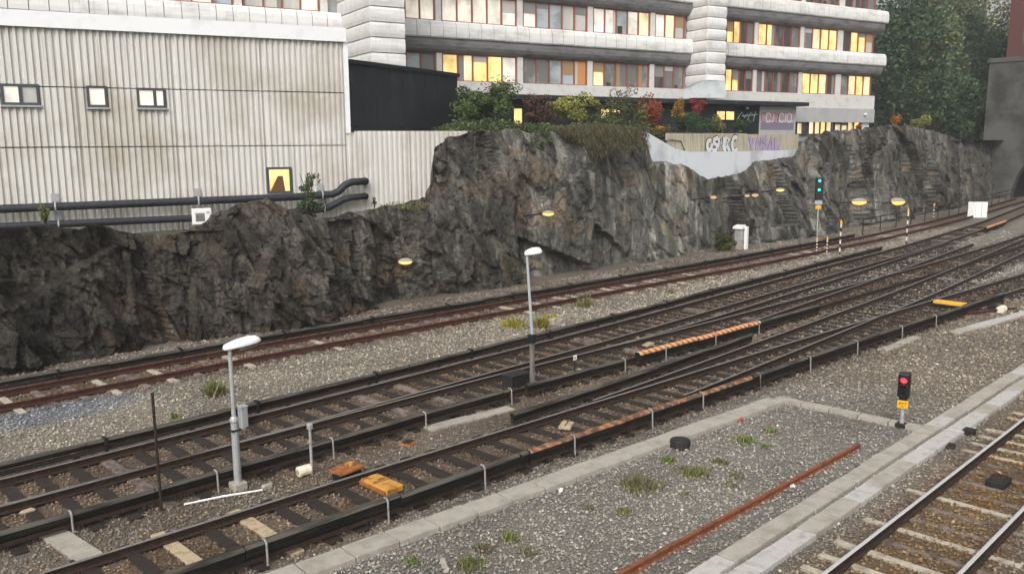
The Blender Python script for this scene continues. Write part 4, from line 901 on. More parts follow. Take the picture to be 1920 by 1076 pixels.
# woods covering the hillside behind the single trees, one mass
nu = 26000; us_ = u_.uniform(66, 175, nu); uy = u_.uniform(44, 92, nu); P = np.stack([us_, uy, plat(us_) + np.clip(uy - 46, 0, 60) * .42 + u_.uniform(0, 9, nu) * (.4 + fbm(us_ * .15, uy * .15, 71, 3))], -1)
a = u_.normal(size=(nu, 3)); a /= np.linalg.norm(a, axis=1)[:, None]; b = np.cross(a, u_.normal(size=(nu, 3))); b /= np.linalg.norm(b, axis=1)[:, None]; a *= u_.uniform(.4, .8, (nu, 1)); b *= .45
V = np.stack([P - a, P + b, P + a, P - b], 1).reshape(-1, 3); cl = np.array(DGREEN + [(.06, .10, .05), (.11, .11, .05)])[u_.integers(0, 5, nu)] * (.6 + .9 * fbm(us_ * .2, uy * .2, 55, 3))[:, None]
o = npmesh('hillside_woods', V, np.arange(4 * nu).reshape(-1, 4), M['leaf'], col=np.repeat(cl, 4, 0)); o['kind'] = 'stuff'; o['label'] = 'dense woods covering the hillside behind the nearer trees'; o['category'] = 'woods'
# heather and dry creepers hanging over the cliff edge (nobody could count the stems)
hv, hq, hc = [], [], []
r = np.random.default_rng(4); nh = 3600
hs_ = r.uniform(onY(1045, 250, 24)[0], onY(1203, 250, 24)[0], nh); dpt = r.random(nh) ** 1.6
env = np.interp(hs_, np.linspace(hs_.min(), hs_.max(), 7), [.4, .8, 1.9, 1.2, 1.6, 1.0, 1.7])
hz = ztop(hs_) + .25 - dpt * env; hy = 23.75 + r.uniform(-.25, .3, nh) - .25 * dpt + np.where(dpt < .15, r.uniform(0, 1.5, nh), 0)
dirv = np.stack([r.normal(0, .12, nh), r.normal(-.05, .06, nh), -r.uniform(.12, .35, nh)], -1); wid = np.stack([r.uniform(.012, .03, nh), r.normal(0, .01, nh), np.zeros(nh)], -1)
P = np.stack([hs_, hy, hz], -1); V = np.stack([P - wid, P + wid, P + dirv + wid * .3, P + dirv - wid * .3], 1).reshape(-1, 3)
cl = np.array([(.10, .10, .05), (.14, .13, .065), (.075, .065, .04), (.11, .095, .06)])[r.integers(0, 4, nh)] * r.uniform(.6, 1.4, (nh, 1))
o = npmesh('hanging_creepers', V, np.arange(4 * nh).reshape(-1, 4), M['leaf'], col=np.repeat(cl, 4, 0)); o['kind'] = 'stuff'; o['label'] = 'dry heather and creepers hanging over the cliff edge'; o['category'] = 'creepers'

def tree(label, px, Yd, ztop_px, wpx, cols, n=6000, size=.3, z0=6.6, seed=1):
    d = ray(px, 250); t = (Yd - CAM[1]) / d[1]; c = CAM + d * t; dep = float(np.dot(c - CAM, FW)); rr = wpx / 2 * dep / F
    zt_ = CAMZ + (266 - ztop_px) * dep / F; H_ = zt_ - z0
    T_ = thing('tree', label, 'tree', (c[0], Yd, z0), 'trees on the hill at the right')
    b = MB(); R_ = random.Random(seed)
    b.tube([(c[0], Yd, z0 - .6), (c[0] + .1, Yd, z0 + H_ * .3), (c[0] - .15, Yd + .1, z0 + H_ * .65), (c[0], Yd, z0 + H_ * .92)], [.3, .24, .15, .04], 8)
    for k in range(9):
        a = R_.uniform(0, 6.28); h = z0 + H_ * R_.uniform(.2, .75); e = (c[0] + rr * .75 * math.cos(a), Yd + rr * .75 * math.sin(a), h + H_ * .14)
        b.tube([(c[0], Yd, h), ((c[0] + e[0]) / 2, (Yd + e[1]) / 2, h + H_ * .05), e], [.1, .07, .02], 5)
    b.build('trunk', M['bark'], T_)
    V, Q, cl = leaf_cloud(n, (c[0], Yd, z0 + H_ * .54), (rr, rr, H_ * .5), size, cols, seed, clump=38, shell=.2)
    npmesh('crown', V, Q, M['leaf'], T_, cl); return T_
TG = [(.12, .18, .09), (.16, .21, .10), (.085, .13, .07), (.2, .2, .08)]
tree('dark tree directly right of the office building corner', 1672, 42, -60, 130, DGREEN, 7000, .26, seed=11)
tree('tall dark green tree behind the yellow bush', 1730, 40, -90, 150, TG, 8000, .28, seed=12)
tree('broad green tree in the middle of the wooded hill', 1790, 42, -70, 150, TG, 8000, .28, seed=13)
tree('dark tree left of the tunnel portal', 1835, 38, 40, 120, DGREEN, 7000, .28, seed=14)
tree('tree with yellow orange autumn crown at the top edge', 1805, 52, -120, 110, [(.30, .2, .05), (.2, .16, .06), (.12, .11, .05)], 4500, .3, seed=15, z0=8)
tree('bright yellow green small tree before the brick building', 1868, 36, 62, 80, [(.13, .2, .04), (.1, .16, .04), (.16, .2, .05)], 3500, .22, seed=16, z0=9)
tree('thin brown leaved tree beside the brick building', 1880, 48, -60, 80, [(.10, .075, .04), (.07, .06, .035)], 3000, .28, seed=17, z0=10)
tree('shadowy tree farthest back behind the office corner', 1700, 60, -40, 170, DGREEN, 6000, .34, seed=18, z0=8)
tree('far green tree filling the gap above the tunnel', 1770, 64, -20, 180, TG, 6000, .36, seed=19, z0=9)
tree('low dark tree on the far cliff above the tracks', 1775, 33, 120, 110, DGREEN, 5000, .22, seed=20)
tree('low dark tree left of the portal arch', 1832, 31, 170, 80, DGREEN, 4500, .22, seed=21)

# weeds on the ballast
def weed(label, px, py, wpx, hpx, cols, n=160, ln=.16):
    b_ = gp(px, py + hpx * .3, -.2); dep = float(np.dot(b_ - CAM, FW)); rx = wpx / 2 * dep / F; r = np.random.default_rng(int(px * 3 + py)); h = max(hpx * dep / F * .75, .06)
    P = np.stack([b_[0] + np.clip(r.normal(0, .4, n), -.8, .8) * rx, b_[1] + np.clip(r.normal(0, .4, n), -.8, .8) * rx * 1.1, np.full(n, -.215)], -1)
    d = np.stack([r.normal(0, .4, n), r.normal(0, .4, n), r.uniform(.5, 1.2, n)], -1) * (h * r.uniform(.35, 1, (n, 1)))
    w_ = np.stack([r.normal(0, 1, n), r.normal(0, 1, n), np.zeros(n)], -1); w_ *= .012 * dep / 15 / (np.linalg.norm(w_, axis=1)[:, None] + 1e-6)
    V = np.stack([P - w_, P + w_, P + d * .6 + w_ * 1.3, P + d], 1).reshape(-1, 3)
    cl = np.array(cols)[r.integers(0, len(cols), n)] * r.uniform(.6, 1.4, (n, 1))
    o = npmesh('weed', V, np.arange(4 * n).reshape(-1, 4), M['leaf'], col=np.repeat(cl, 4, 0), loc=tuple(b_)); tag(o, label, 'weed', 'weeds in the ballast')
WG = [(.15, .21, .05), (.12, .17, .045), (.2, .23, .08)]; WD = [(.18, .165, .08), (.14, .13, .065), (.22, .2, .11)]; WY = [(.4, .33, .04), (.3, .27, .05), (.2, .2, .05)]
for args in [('fresh green weed clump right of the black disc', 1396, 822, 44, 16, WG, 200), ('small green weed at the right of the gravel bed', 1446, 806, 30, 14, WG, 130), ('small dark green weed below two green clumps', 1436, 835, 18, 10, WG, 80),
    ('bright green weed just below the black disc', 1253, 860, 28, 16, WG, 160), ('wide patch of dry olive grass below the black disc', 1200, 905, 90, 26, WD, 420), ('dry olive weed patch right of centre of the gravel bed', 1300, 882, 70, 22, WD + WG[:1], 300),
    ('dry brown weed left of the green clump', 1350, 862, 34, 18, WD, 150), ('olive weed tuft near the rusty loose rail', 1380, 888, 32, 14, WD, 120), ('low dry tuft above the rusty loose rail', 1372, 905, 40, 12, WD, 110),
    ('dark tuft on the grey gravel near its left part', 1102, 948, 30, 14, WD, 120), ('yellowish tuft right of the dark tuft on the gravel', 1170, 957, 30, 14, WD + WY[2:], 170), ('bright yellow green weed beside the slab strip bottom edge', 955, 1003, 40, 18, WG + WY[2:], 170),
    ('dark green weed patch at the bottom edge', 885, 1052, 60, 26, WG + WD, 260), ('dry weed by the bottom edge under the yellow green weed', 990, 1030, 40, 14, WD, 120), ('low green tuft at the bottom edge near the slab strip', 775, 1048, 40, 14, WG, 120), ('reddish dry tuft among bottom weeds', 905, 1025, 46, 18, WD + [(.16, .09, .05)], 140),
    ('green weed on the pale gravel left of the near lamp', 402, 725, 40, 46, WG + WD, 260), ('small green weed beside the thin left pole', 328, 778, 18, 16, WG, 80),
    ('bright yellow weed left of the tall lamp post', 962, 605, 48, 24, WY, 240), ('tall orange yellow weed right of the tall lamp post', 1015, 603, 26, 36, WY[1:] + [(.3, .18, .04)], 200), ('yellow flower above the grey block by the tall lamp', 1038, 592, 14, 12, WY[:1], 50),
    ('dry yellow weed by the rust red track', 1097, 565, 34, 28, WY[1:] + WD, 180), ('small dry tuft on the pale strip by the far cover', 1255, 545, 26, 12, WD, 90), ('tiny yellow weed left of the tall lamp foot on the gravel', 948, 640, 12, 8, WY[:1], 40),
    ('yellow sprout growing on the slab strip', 785, 985, 26, 16, WY, 60), ('mossy tuft on the gravel bed centre', 1290, 925, 30, 10, WD, 90)]: weed(*args)

lr = np.random.default_rng(12); nl = 420; ls = lr.uniform(-9, 22, nl); ly = lr.uniform(1.8, 19, nl); P = np.stack([ls, ly, np.full(nl, -.165)], -1)
a = lr.normal(size=(nl, 3)) * np.array([1, 1, .25]); a /= np.linalg.norm(a, axis=1)[:, None]; b = np.cross(a, np.array([0, 0, 1.]) + lr.normal(size=(nl, 3)) * .2); b /= np.linalg.norm(b, axis=1)[:, None]; a *= lr.uniform(.02, .045, (nl, 1)); b *= .022
V = np.stack([P - a, P + b, P + a, P - b], 1).reshape(-1, 3); cl = np.array([(.4, .26, .06), (.3, .14, .05), (.45, .36, .12), (.2, .12, .06)])[lr.integers(0, 4, nl)]
o = npmesh('fallen_leaves', V, np.arange(4 * nl).reshape(-1, 4), M['leaf'], col=np.repeat(cl, 4, 0)); o['kind'] = 'stuff'; o['label'] = 'yellow and brown fallen leaves scattered on the ballast'; o['category'] = 'leaves'
# ------------------------------------------------------------------ lamps, poles, signals
def lamp_head(parent, p, dirv, L_, wd, h, m, lens=None, dp=.35):
    d = np.array([dirv[0], dirv[1], 0.]); d /= np.linalg.norm(d); s_ = np.array([-d[1], d[0], 0]); v = []; n_ = 12
    st = [(-.14, .45, .35), (-.1, .62, .6), (.05, .78, .78), (.3, .95, .96), (.6, 1, 1), (.82, .85, .86), (.94, .55, .5), (1.0, .15, .12)]
    for t, w_, hh in st:
        c = np.array(p) + d * (t * L_) + np.array([0, 0, .10 * t * L_])
        for k in range(n_):
            a = 2 * math.pi * k / n_; z = math.sin(a); v.append(c + s_ * (wd / 2 * w_ * math.cos(a)) + np.array([0, 0, (h * hh * z) if z > 0 else (h * .28 * hh * z)]))
    f = [(i*n_+k, i*n_+(k+1) % n_, (i+1)*n_+(k+1) % n_, (i+1)*n_+k) for i in range(len(st)-1) for k in range(n_)] + [tuple(range(n_-1, -1, -1)), tuple(range(len(v)-n_, len(v)))]
    hd = MB().add(v, f).build('lamp_head', m, parent, True)
    v = []; 
    for t, w_ in ((.32, .55), (.45, .8), (.7, .82), (.86, .5)):
        c = np.array(p) + d * (t * L_) + np.array([0, 0, .10 * t * L_ - h * .26])
        v += [c + s_ * wd / 2 * w_, c - s_ * wd / 2 * w_, c - s_ * wd / 2 * w_ * .7 - np.array([0, 0, h * dp]), c + s_ * wd / 2 * w_ * .7 - np.array([0, 0, h * dp])]
    f = [(4*i+k, 4*i+(k+1) % 4, 4*i+4+(k+1) % 4, 4*i+4+k) for i in range(3) for k in range(4)] + [(3, 2, 1, 0), (12, 13, 14, 15)]
    MB().add(v, f).build('lens', lens or M['pane_grey'], hd)
    return hd
b0 = gp(447, 915); l1 = thing('lamp_post', 'short grey lamp post with long white head, nearest on the left', 'lamp post', tuple(b0), 'yard lamp posts')
hz1 = CAMZ + 0; h1 = 2.72
x, y = b0[0], b0[1]
MB().bbox((x - .14, y - .14, -.3), (x + .14, y + .14, -.06), .02).build('footing', M['slab'], l1)
MB().tube([(x, y, -.1), (x, y, 1.15), (x, y, 1.2)], [.075, .072, .06], 12).build('lower_pole', M['galv'], l1)
MB().lathe((x, y, 1.17), [(.08, 0), (.09, .03), (.08, .08), (.05, .12)], 12).build('collar', M['galv'], l1)
MB().tube([(x, y, 1.2), (x, y, 2.66)], [.045, .038], 10).build('upper_pole', M['galv'], l1)
MB().box((x - .1, y - .085, 1.0), (x + .1, y + .085, 1.03)).build('clamp_band', M['black'], l1)
lamp_head(l1, (x - .03, y, 2.66), (1, -.12), .66, .25, .15, M['lamp_white'])
b0 = gp(998, 740); x, y = b0[0], b0[1]; l2 = thing('lamp_post', 'tall slender lamp post with black collar in the middle of the yard', 'lamp post', tuple(b0), 'yard lamp posts')
MB().tube([(x, y, -.3), (x, y, 1.3)], [.075, .07], 10).build('lower_pole', mat('weathered_post', (.17, .16, .14), n1=((8, 8, 1), (.1, .09, .08), .45, .6)), l2)
MB().lathe((x, y, 1.25), [(.10, 0), (.11, .05), (.12, .18), (.13, .22), (.05, .24)], 10).build('collar', M['black'], l2)
lx, ly_ = x - RT[0] * .13, y - RT[1] * .13
MB().tube([(x, y, 1.45), (lx, ly_, 3.66)], [.042, .034], 10).build('upper_pole', mat('bluegrey_post', (.36, .40, .43), rough=.5), l2)
lamp_head(l2, (lx, ly_, 3.64), (1, -.6), .42, .24, .16, M['lamp_white'])
def post(label, b, t, r, m, cap=None, name='post', group=None):
    p = gp(*b); dep = float(np.dot(p - CAM, FW)); d = ray(*t); tt = dep / F; z = CAMZ + d[2] * tt
    o = thing(name, label, 'post', tuple(p), group); MB().tube([(p[0], p[1], -.3), (p[0], p[1], z)], r, 8).build('shaft', M[m], o)
    if cap: MB().bbox((p[0]-cap, p[1]-cap, z - .02), (p[0]+cap, p[1]+cap, z + .09), .015).build('cap', M['galv'], o)
    return o, p, z
post('thin brown bare pole left of the near lamp post', (303, 958), (290, 725), .028, 'timber')
post('short steel post with square cap beside the white drum', (585, 888), (578, 797), .03, 'galv', .05)
o, p, z = post('short dark post carrying a small white number plate', (1077, 718), (1073, 668), .028, 'rubber')
MB().bbox((p[0]-.1, p[1]-.06, z-.06), (p[0]+.04, p[1]-.035, z+.08), .01).build('number_plate', M['white_paint'], o)
MB().tube(arc3 if False else [(p[0]-.06 + .03*math.cos(a), p[1]-.064, z+.01 + .03*math.sin(a)) for a in np.linspace(0, 6.28, 9)], .007, 5).build('numeral', M['black'], o)
# red signal
b0 = gp(1690, 800); x, y = b0[0], b0[1]; sg = thing('signal', 'small black track signal showing red with yellow plate below', 'signal', tuple(b0), 'track signals')
vd = np.array([CAM[0]-x, CAM[1]-y]); vd = np.array([-.97, -.25]); vd /= np.linalg.norm(vd)
class SF:
    def __init__(s, x, y, v): s.x, s.y, s.v = x, y, v; s.r = np.array([-v[1], v[0]])
    def __call__(s, u, n, z): return (s.x + s.r[0]*u + s.v[0]*n, s.y + s.r[1]*u + s.v[1]*n, z)
sf = SF(x, y, vd)
MB().bbox((x-.12, y-.12, -.3), (x+.12, y+.12, -.1), .02).build('footing', M['timber'], sg)
MB().tube([(x, y, -.2), (x, y, .45)], .05, 10).build('mast', M['galv'], sg)
MB().bbox((-.12, .055, .28), (.12, .085, .47), .01, fr=sf).build('plate', M['sign_yellow'], sg)
for k, st in enumerate(([(-.07, .36), (-.07, .42), (-.035, .42), (-.035, .39), (-.07, .39)], [(-.01, .36), (-.01, .42), (.025, .42)], [(.04, .42), (.085, .42), (.06, .36)], [(-.03, .325), (.03, .325)])):
    stroke(sf, .087 + .002*k, st, .012, M['black'], sg, 'plate_mark', th=.002)
MB().bbox((-.13, -.16, .55), (.13, .1, 1.12), .03, fr=sf).build('housing', M['black'], sg)
MB().bbox((-.09, -.1, .46), (.09, .07, .55), .02, fr=sf).build('neck', M['black'], sg)
def disc(fr, u, n, z, r, dep, m, par, name):
    v = []; k = 14
    for nn in (n, n + dep): v += [fr(u + r*math.cos(2*math.pi*i/k), nn, z + r*math.sin(2*math.pi*i/k)) for i in range(k)]
    return MB().add(v, [(i, (i+1) % k, (i+1) % k + k, i + k) for i in range(k)] + [tuple(range(k-1, -1, -1)), tuple(range(k, 2*k))]).build(name, m, par)
for zz, mm in ((.98, M['red_light']), (.80, M['rubber']), (.65, M['rubber'])):
    disc(sf, 0, .1, zz, .075, .02, mm, sg, 'lens')
    hv = []
    for nn, rr in ((.1, .095), (.24, .09)): hv += [sf(rr*math.cos(a), nn, zz + rr*math.sin(a)) for a in np.linspace(.1, math.pi-.1, 8)] + [sf(rr*.86*math.cos(a), nn, zz + rr*.86*math.sin(a)) for a in np.linspace(math.pi-.1, .1, 8)]
    MB().add(hv, [(i, (i+1) % 16, (i+1) % 16 + 16, i + 16) for i in range(16)] + [tuple(range(15, -1, -1)), tuple(range(16, 32))]).build('hood', M['black'], sg)
# green signal by the cliff
gy = 23.0; pt = onY(1537, 335, gy); x, y = pt[0], gy; zt_ = pt[2]; sc_ = float(np.dot(pt - CAM, FW)) / F
sg = thing('signal', 'tall black signal showing two green lights against the cliff', 'signal', (x, y, -.2), 'track signals')
sf = SF(x, y, np.array([-.86, -.5]) / np.linalg.norm([.86, .5]))
MB().tube([(x, y, -.3), (x, y, zt_ - 40*sc_)], .06, 8).build('mast', M['galv'], sg)
MB().bbox((-7*sc_, -.2, zt_ - 40*sc_), (7*sc_, .1, zt_ + 2*sc_), .06, fr=sf).build('housing', M['black'], sg)
for dz in (4, 21): disc(sf, 0, .1, zt_ - dz*sc_, 2.4*sc_, .03, M['green_light'], sg, 'lens')
MB().bbox((-.2, .07, zt_ - 57*sc_), (.2, .1, zt_ - 50*sc_), .02, fr=sf).build('plate', M['sign_yellow'], sg)
MB().box((-.25, -.02, zt_ - 48*sc_), (.25, .06, zt_ - 41*sc_), fr=sf).build('bracket', M['galv'], sg)
# grey cabinet with white post
p = onY(1388, 462, 23.0); x = p[0]; k = float(np.dot(p - CAM, FW)) / F
cbn = thing('trackside_cabinet', 'small grey cabinet with peaked lid beside the cliff track', 'cabinet', (x, 23, -.2))
MB().bbox((x - 8*k, 22.8, .35), (x + 4*k, 23.3, .35 + 22*k), .03).build('case', M['galv'], cbn)
MB().add([(x-11*k, 22.7, .36+22*k), (x+5*k, 22.7, .36+22*k), (x+5*k, 23.4, .36+22*k), (x-11*k, 23.4, .36+22*k), (x-9*k, 22.75, .36+27*k), (x+5*k, 22.75, .36+29*k), (x+5*k, 23.35, .36+29*k), (x-9*k, 23.35, .36+27*k)], [(0,3,2,1),(4,5,6,7),(0,1,5,4),(1,2,6,5),(2,3,7,6),(3,0,4,7)]).build('lid', M['clad'], cbn)
MB().box((x - 7*k, 22.85, -.3), (x + 3*k, 23.2, .35)).build('footing', M['slab'], cbn)
p = onY(1397, 462, 22.75); x = p[0]
tag(MB().bbox((x - .14, 22.6, -.3), (x + .14, 22.78, -.2 + 42*k), .02).build('marker_post', M['white_paint'], loc=(x, 22.7, -.3)), 'flat white post standing right of the grey cabinet', 'post')
# white switch cabinets at the far right
p = gp(1835, 408); k = float(np.dot(p - CAM, FW)) / F
wc = thing('switch_cabinet', 'white double switch cabinet by the railing at far right', 'cabinet', tuple(p))
for i, (a, b) in enumerate(((-15, -4), (-3.5, 7), (7.5, 13))): MB().bbox((p[0] + a*k*.7 , p[1] - a*k*.7 - .3, -.3), (p[0] + b*k*.7, p[1] - a*k*.7 + .3, -.2 + 29*k), .03).build('door', M['white_paint'], wc)
# striped marker posts
def marker(label, px, py0, py1, r=.05, frame=False):
    p = gp(px, py1); dep = float(np.dot(p - CAM, FW)); h = (py1 - py0) * dep / F
    o = thing('striped_marker', label, 'marker', tuple(p), 'yellow and black marker posts'); n_ = 8
    for i in range(n_): MB().tube([(p[0], p[1], -.25 + h*i/n_), (p[0], p[1], -.25 + h*(i+1)/n_)], r, 8).build('band', M['cream'] if i % 2 else M['black'], o)
    MB().lathe((p[0], p[1], -.25 + h), [(r*1.5, 0), (r*1.4, .1), (r*.5, .22)], 8).build('tip', M['sign_yellow'], o)
marker('striped yellow and black post left of the railing', 1574, 418, 478)
marker('tall striped post right of the two big added orange glows', 1699, 396, 458)
marker('distant striped post before the far rock', 1750, 385, 410)
marker('short striped post left of the pair on the rust red track', 1531, 449, 472, .04); marker('short striped post right of the pair on the rust red track', 1550, 449, 475, .04)
# railing along the cliff track
rl = thing('railing', 'grey tubular railing rising towards the tunnel at far right', 'railing', (75, 21.5, -.2))
ry = lambda s: np.interp(s, [46, 70, 99], [20.6, 21.8, 24.4])
for z in (.95, .5): MB().tube([(q, float(ry(q)), z) for q in np.linspace(50, 99, 14)], .045, 6).build('rail', M['rubber'], rl)
for q in np.linspace(50, 99, 15): MB().tube([(q, float(ry(q)), -.3), (q, float(ry(q)), .95)], .04, 6).build('post', M['rubber'], rl)
# added glowing lamps on the rock, standing in for window reflections
def added_glow(label, px, py, Y, wpx, dim=False, stem=0, foot=True):
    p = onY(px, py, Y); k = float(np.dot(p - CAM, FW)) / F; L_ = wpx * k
    o = thing('reflection_stand_in', label, 'lamp', tuple(p), 'added orange glows standing in for window reflections')
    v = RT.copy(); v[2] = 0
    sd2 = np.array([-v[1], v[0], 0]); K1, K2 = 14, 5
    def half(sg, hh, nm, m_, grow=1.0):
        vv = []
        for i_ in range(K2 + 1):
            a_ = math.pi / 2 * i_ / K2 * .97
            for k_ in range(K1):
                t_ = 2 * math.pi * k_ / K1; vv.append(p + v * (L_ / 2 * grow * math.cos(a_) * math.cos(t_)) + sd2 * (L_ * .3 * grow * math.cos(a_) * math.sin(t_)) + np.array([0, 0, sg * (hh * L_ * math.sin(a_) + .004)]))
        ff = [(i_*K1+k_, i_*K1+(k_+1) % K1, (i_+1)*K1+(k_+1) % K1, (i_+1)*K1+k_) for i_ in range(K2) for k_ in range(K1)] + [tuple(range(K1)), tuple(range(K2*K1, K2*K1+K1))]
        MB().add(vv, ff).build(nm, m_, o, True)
    half(1, .24, 'glow_shell', mat('glow_shell', (.3, .27, .22)), 1.04); half(-1, .22, 'lens', M['added_glow_dim'] if dim else M['added_glow'])
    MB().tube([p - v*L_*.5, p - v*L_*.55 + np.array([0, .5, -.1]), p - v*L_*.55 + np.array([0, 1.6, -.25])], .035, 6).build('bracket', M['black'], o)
added_glow('added orange reflection glow low on the rock below the ribbed wall', 760, 490, 22.9, 26)
added_glow('added orange reflection glow high on the rock above the tall lamp post', 1028, 400, 22.9, 22)
added_glow('added orange reflection glow on the rock below the graffiti fence', 1463, 356, 23.0, 15)
added_glow('left of the two large added orange reflection glows on the right rock', 1611, 378, 23.0, 28)
added_glow('right of the two large added orange reflection glows on the right rock', 1682, 378, 23.2, 30)
added_glow('dim added orange reflection glow in the rock notch', 1338, 370, 23.0, 12, True)
added_glow('left of two small dim added reflection glows on the rock', 1401, 367, 23.0, 10, True)
added_glow('right of two small dim added reflection glows on the rock', 1416, 366, 23.0, 13, True)

# ------------------------------------------------------------------ small yard objects
def boxthing(label, px, py, size, m, rot=0, z0=-.22, name='box', cat='box', parts=None, bev=.02):
    p = gp(px, py, z0); c, s_ = math.cos(rot), math.sin(rot); sx_, sy_, sz_ = size
    fr = lambda u, n, z: (p[0] + c*u - s_*n, p[1] + s_*u + c*n, z)
    o = thing(name, label, cat, (p[0], p[1], z0))
    MB().bbox((-sx_/2, -sy_/2, z0), (sx_/2, sy_/2, z0 + sz_), bev, fr=fr).build('casing', M[m], o)
    return o, fr, z0 + sz_
o, fr, z = boxthing('yellow painted box lying between the rails of the second track', 716, 912, (.42, .86, .11), 'yellow', 0, -.15, 'point_machine_cover', 'track box')
MB().box((-.2, -.01, z), (.2, .01, z + .008), fr=fr).build('seam', M['rust_plate'], o); MB().bbox((-.25, -.42, z - .1), (-.212, .42, z - .03), .008, fr=fr).build('flange', M['rust_plate'], o)
o, fr, z = boxthing('rusty yellow plate on legs left of the second track', 650, 880, (.62, .42, .05), 'rust_plate', .1, -.02, 'point_machine', 'track box')
MB().bbox((-.26, -.16, -.25), (.26, .16, -.025), .02, fr=fr).build('motor', M['black'], o); MB().tube([fr(-.2, -.24, -.15), fr(.3, -.3, -.17)], .02, 6).build('rod', M['galv'], o)
MB().bbox((.05, -.05, z), (.25, .17, z + .03), .01, fr=fr).build('lid', M['yellow'], o)
p = gp(570, 890); o = thing('cable_drum', 'white drum lying beside the square capped post', 'drum', tuple(p))
MB().tube([(p[0]-.14, p[1], -.1), (p[0]-.13, p[1], -.1), (p[0]+.13, p[1]-.02, -.1), (p[0]+.14, p[1]-.02, -.1)], [.09, .11, .11, .09], 12).build('body', M['cream'], o)
MB().tube([(p[0]-.16, p[1], -.1), (p[0]-.14, p[1], -.1)], .05, 8).build('hub', M['slab'], o)
p = gp(1055, 722); o = thing('cable_drum', 'pale drum in front of the mossy box near the tall lamp', 'drum', tuple(p))
MB().tube([(p[0]-.17, p[1], -.08), (p[0]-.16, p[1], -.08), (p[0]+.16, p[1]-.02, -.08), (p[0]+.17, p[1]-.02, -.08)], [.1, .13, .13, .1], 12).build('body', M['cream'], o)
MB().bbox((p[0]+.02, p[1]-.16, -.24), (p[0]+.14, p[1]-.02, -.1), .02).build('foot', M['cream'], o)
o, fr, z = boxthing('mossy cream box behind the small number plate post', 1083, 712, (.75, .5, .22), 'cream', .1, -.22, 'point_machine', 'track box')
MB().bbox((-.3, -.2, z), (.22, .2, z + .03), .01, fr=fr).build('lid', mat('mossy_lid', (.12, .11, .06), n1=(9, (.25, .2, .1), .5, .65)), o)
o, fr, z = boxthing('grey junction box left of the tall lamp post foot', 968, 724, (.75, .42, .36), 'rubber', 0, -.22, 'junction_box', 'track box'); MB().bbox((-.4, -.23, z), (.4, .23, z + .03), .01, fr=fr).build('lid', M['rubber'], o)
o, fr, z = boxthing('slim grey cabinet directly behind the near lamp post', 457, 803, (.18, .2, .55), 'galv', 0, -.22, 'junction_box', 'track box'); MB().bbox((-.1, -.11, z), (.1, .11, z + .03), .01, fr=fr).build('lid', M['galv'], o)
p = gp(1275, 836); o = thing('cable_well', 'black round cable well cover on the grey gravel', 'well cover', tuple(p))
MB().lathe((p[0], p[1], -.26), [(.23, 0), (.235, .1), (.225, .2), (.20, .225), (.0, .23)], 24).build('drum', M['rubber'], o); MB().lathe((p[0], p[1], -.035), [(.17, 0), (.165, .012), (.0, .014)], 20).build('lid', M['black'], o)
o, fr, z = boxthing('dark low round hatch between the second track and lamp', 765, 832, (.34, .3, .05), 'rust_plate', .3, -.21, 'hatch', 'hatch'); MB().bbox((-.12, -.1, z), (.12, .1, z + .02), .008, fr=fr).build('lid', M['timber'], o)
o, fr, z = boxthing('pale wooden board lying on the sleepers of the second track', 1062, 800, (.42, .3, .08), 'sleeper_pale', .5, -.15, 'board', 'board'); MB().box((-.2, -.012, z), (.2, .012, z + .006), fr=fr).build('groove', M['timber'], o)
o, fr, z = boxthing('bright yellow plate across the second track at far right', 1781, 570, (.5, 1.15, .1), 'yellow_clean', -.05, -.02, 'point_machine_cover', 'track box'); MB().box((-.24, -.56, -.2), (.24, .56, -.022), fr=fr).build('support', M['black'], o)
o, fr, z = boxthing('dark grey box between the polished rails of the nearest track', 1872, 908, (.5, .34, .13), 'rubber', 0, -.18, 'balise', 'track box'); MB().bbox((-.2, -.12, z), (.2, .12, z + .03), .02, fr=fr).build('lid', M['rail_side'], o)
o, fr, z = boxthing('small dark box between slab rows and the nearest track', 1817, 815, (.26, .22, .12), 'timber', 0, -.22, 'junction_box', 'track box'); MB().bbox((-.14, -.12, z), (.14, .12, z + .02), .008, fr=fr).build('lid', M['rubber'], o)
o, fr, z = boxthing('flat dark plate beside the nearest track rail', 1782, 837, (.36, .2, .04), 'timber', .3, -.2, 'plate', 'plate'); MB().bbox((-.1, -.06, z), (.1, .06, z + .015), .006, fr=fr).build('lug', M['rail_side'], o)
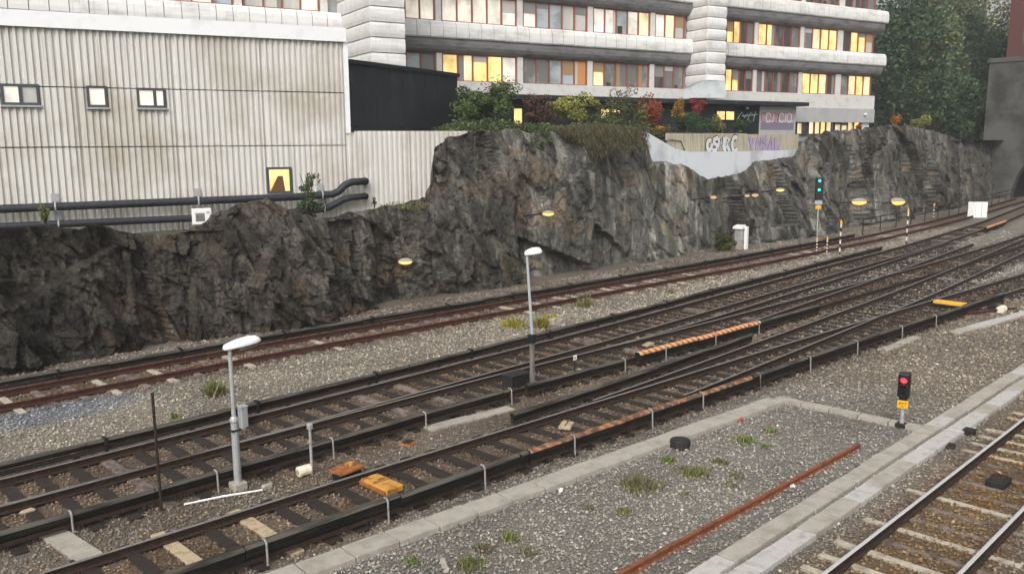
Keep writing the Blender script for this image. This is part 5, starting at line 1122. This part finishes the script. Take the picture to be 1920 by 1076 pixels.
for lab, px, py, sz, m, rt in [('red brick fragment at the top of the grey gravel', 1388, 790, (.2, .1, .07), 'red_brick_bit', .2), ('grey concrete block on the pale gravel near the tall lamp', 1042, 607, (.55, .3, .2), 'slab', .1), ('white stone chip on the gravel below the slab strip', 1052, 920, (.15, .07, .03), 'white_paint', .6),
    ('pale plank end sticking up at the bottom edge', 833, 1062, (.36, .1, .05), 'slab', 1.0), ('white flake beside the rusty loose rail', 1483, 908, (.34, .07, .02), 'white_paint', .75), ('pale rock between tracks at bottom left', 500, 915, (.2, .12, .08), 'slab', .2), ('cream board under the striped cover', 1215, 648, (.6, .25, .05), 'sleeper_pale', .2), ('white stone beside the striped cover', 1351, 606, (.16, .12, .08), 'white_paint', .2), ('pale stone by the crossing slab at bottom left', 52, 962, (.22, .16, .05), 'sleeper_pale', .2)]:
    p = gp(px, py, -.2); b = MB(); rr = random.Random(px); c, s_ = math.cos(rt), math.sin(rt)
    fr = lambda u, n, z: (p[0] + c*u - s_*n, p[1] + s_*u + c*n, z)
    b.bbox((-sz[0]/2, -sz[1]/2, -.21), (sz[0]/2, sz[1]/2, -.19 + sz[2]), min(sz) * .3, fr=fr)
    b.v = [(q[0] + rr.uniform(-.1, .1)*sz[0], q[1] + rr.uniform(-.1, .1)*sz[1], q[2] + rr.uniform(-.12, .12)*sz[2]) for q in b.v]
    tag(b.build('debris', M[m], loc=(p[0], p[1], -.2)), lab, 'debris', 'loose pieces on the ballast')
# loose rusty rail and white stick
p0, p1 = gp(1130, 1092, -.1), gp(1612, 832, -.1)
tag(MB().sweep([p0 * (1-t) + p1 * t - np.array([0, 0, -.02]) for t in np.linspace(0, 1, 12)], [(-.06, -.14), (.06, -.14), (.06, -.125), (.012, -.11), (.012, -.03), (.035, -.02), (.035, .0), (-.035, .0), (-.035, -.02), (-.012, -.03), (-.012, -.11), (-.06, -.125)]).build('loose_rail', M['rust_orange'], loc=tuple((p0 + p1) / 2)), 'rust orange loose rail lying on the gravel', 'rail')
p0, p1 = gp(345, 945, -.17), gp(492, 918, -.17)
tag(MB().tube([p0, (p0+p1)/2 + np.array([0, .02, .01]), p1], [.018, .022, .018], 8).build('white_stick', M['white_paint'], loc=tuple((p0+p1)/2)), 'white stick lying at the foot of the near lamp', 'stick')
# rusty point rods with drums at the right
p0, p1 = gp(1800, 588, -.12), gp(1905, 578, -.12)
pr = thing('point_rodding', 'rusty point rodding with pale drums right of the yellow plate', 'point machine', tuple((p0+p1)/2))
MB().tube([p0, p1], .05, 8).build('rod', M['rail_red'], pr)
for px, py, r_ in ((1843, 574, .1), (1862, 577, .14), (1878, 580, .16)):
    q_ = gp(px, py, -.1); MB().tube([q_ - np.array([.2, 0, 0]), q_ + np.array([.2, 0, 0])], [r_, r_], 10).build('drum', M['cream'] if r_ > .14 or r_ < .12 else M['rubber'], pr)

# ------------------------------------------------------------------ added haze volume in place of the window glass veil
hz_ = MB().box((-420, -420, -1.6), (620, 660, 46)).build('haze', bpy.data.materials.new('glass_veil_haze')); hz_['kind'] = 'stuff'
hm = hz_.data.materials[0]; hm.use_nodes = True; hm.node_tree.nodes.clear()
ho = hm.node_tree.nodes.new('ShaderNodeOutputMaterial'); hv_ = hm.node_tree.nodes.new('ShaderNodeVolumePrincipled'); hv_.inputs['Color'].default_value = (.9, .92, .94, 1); hv_.inputs['Density'].default_value = .0008; hv_.inputs['Anisotropy'].default_value = .2
hm.node_tree.links.new(hv_.outputs[0], ho.inputs['Volume'])
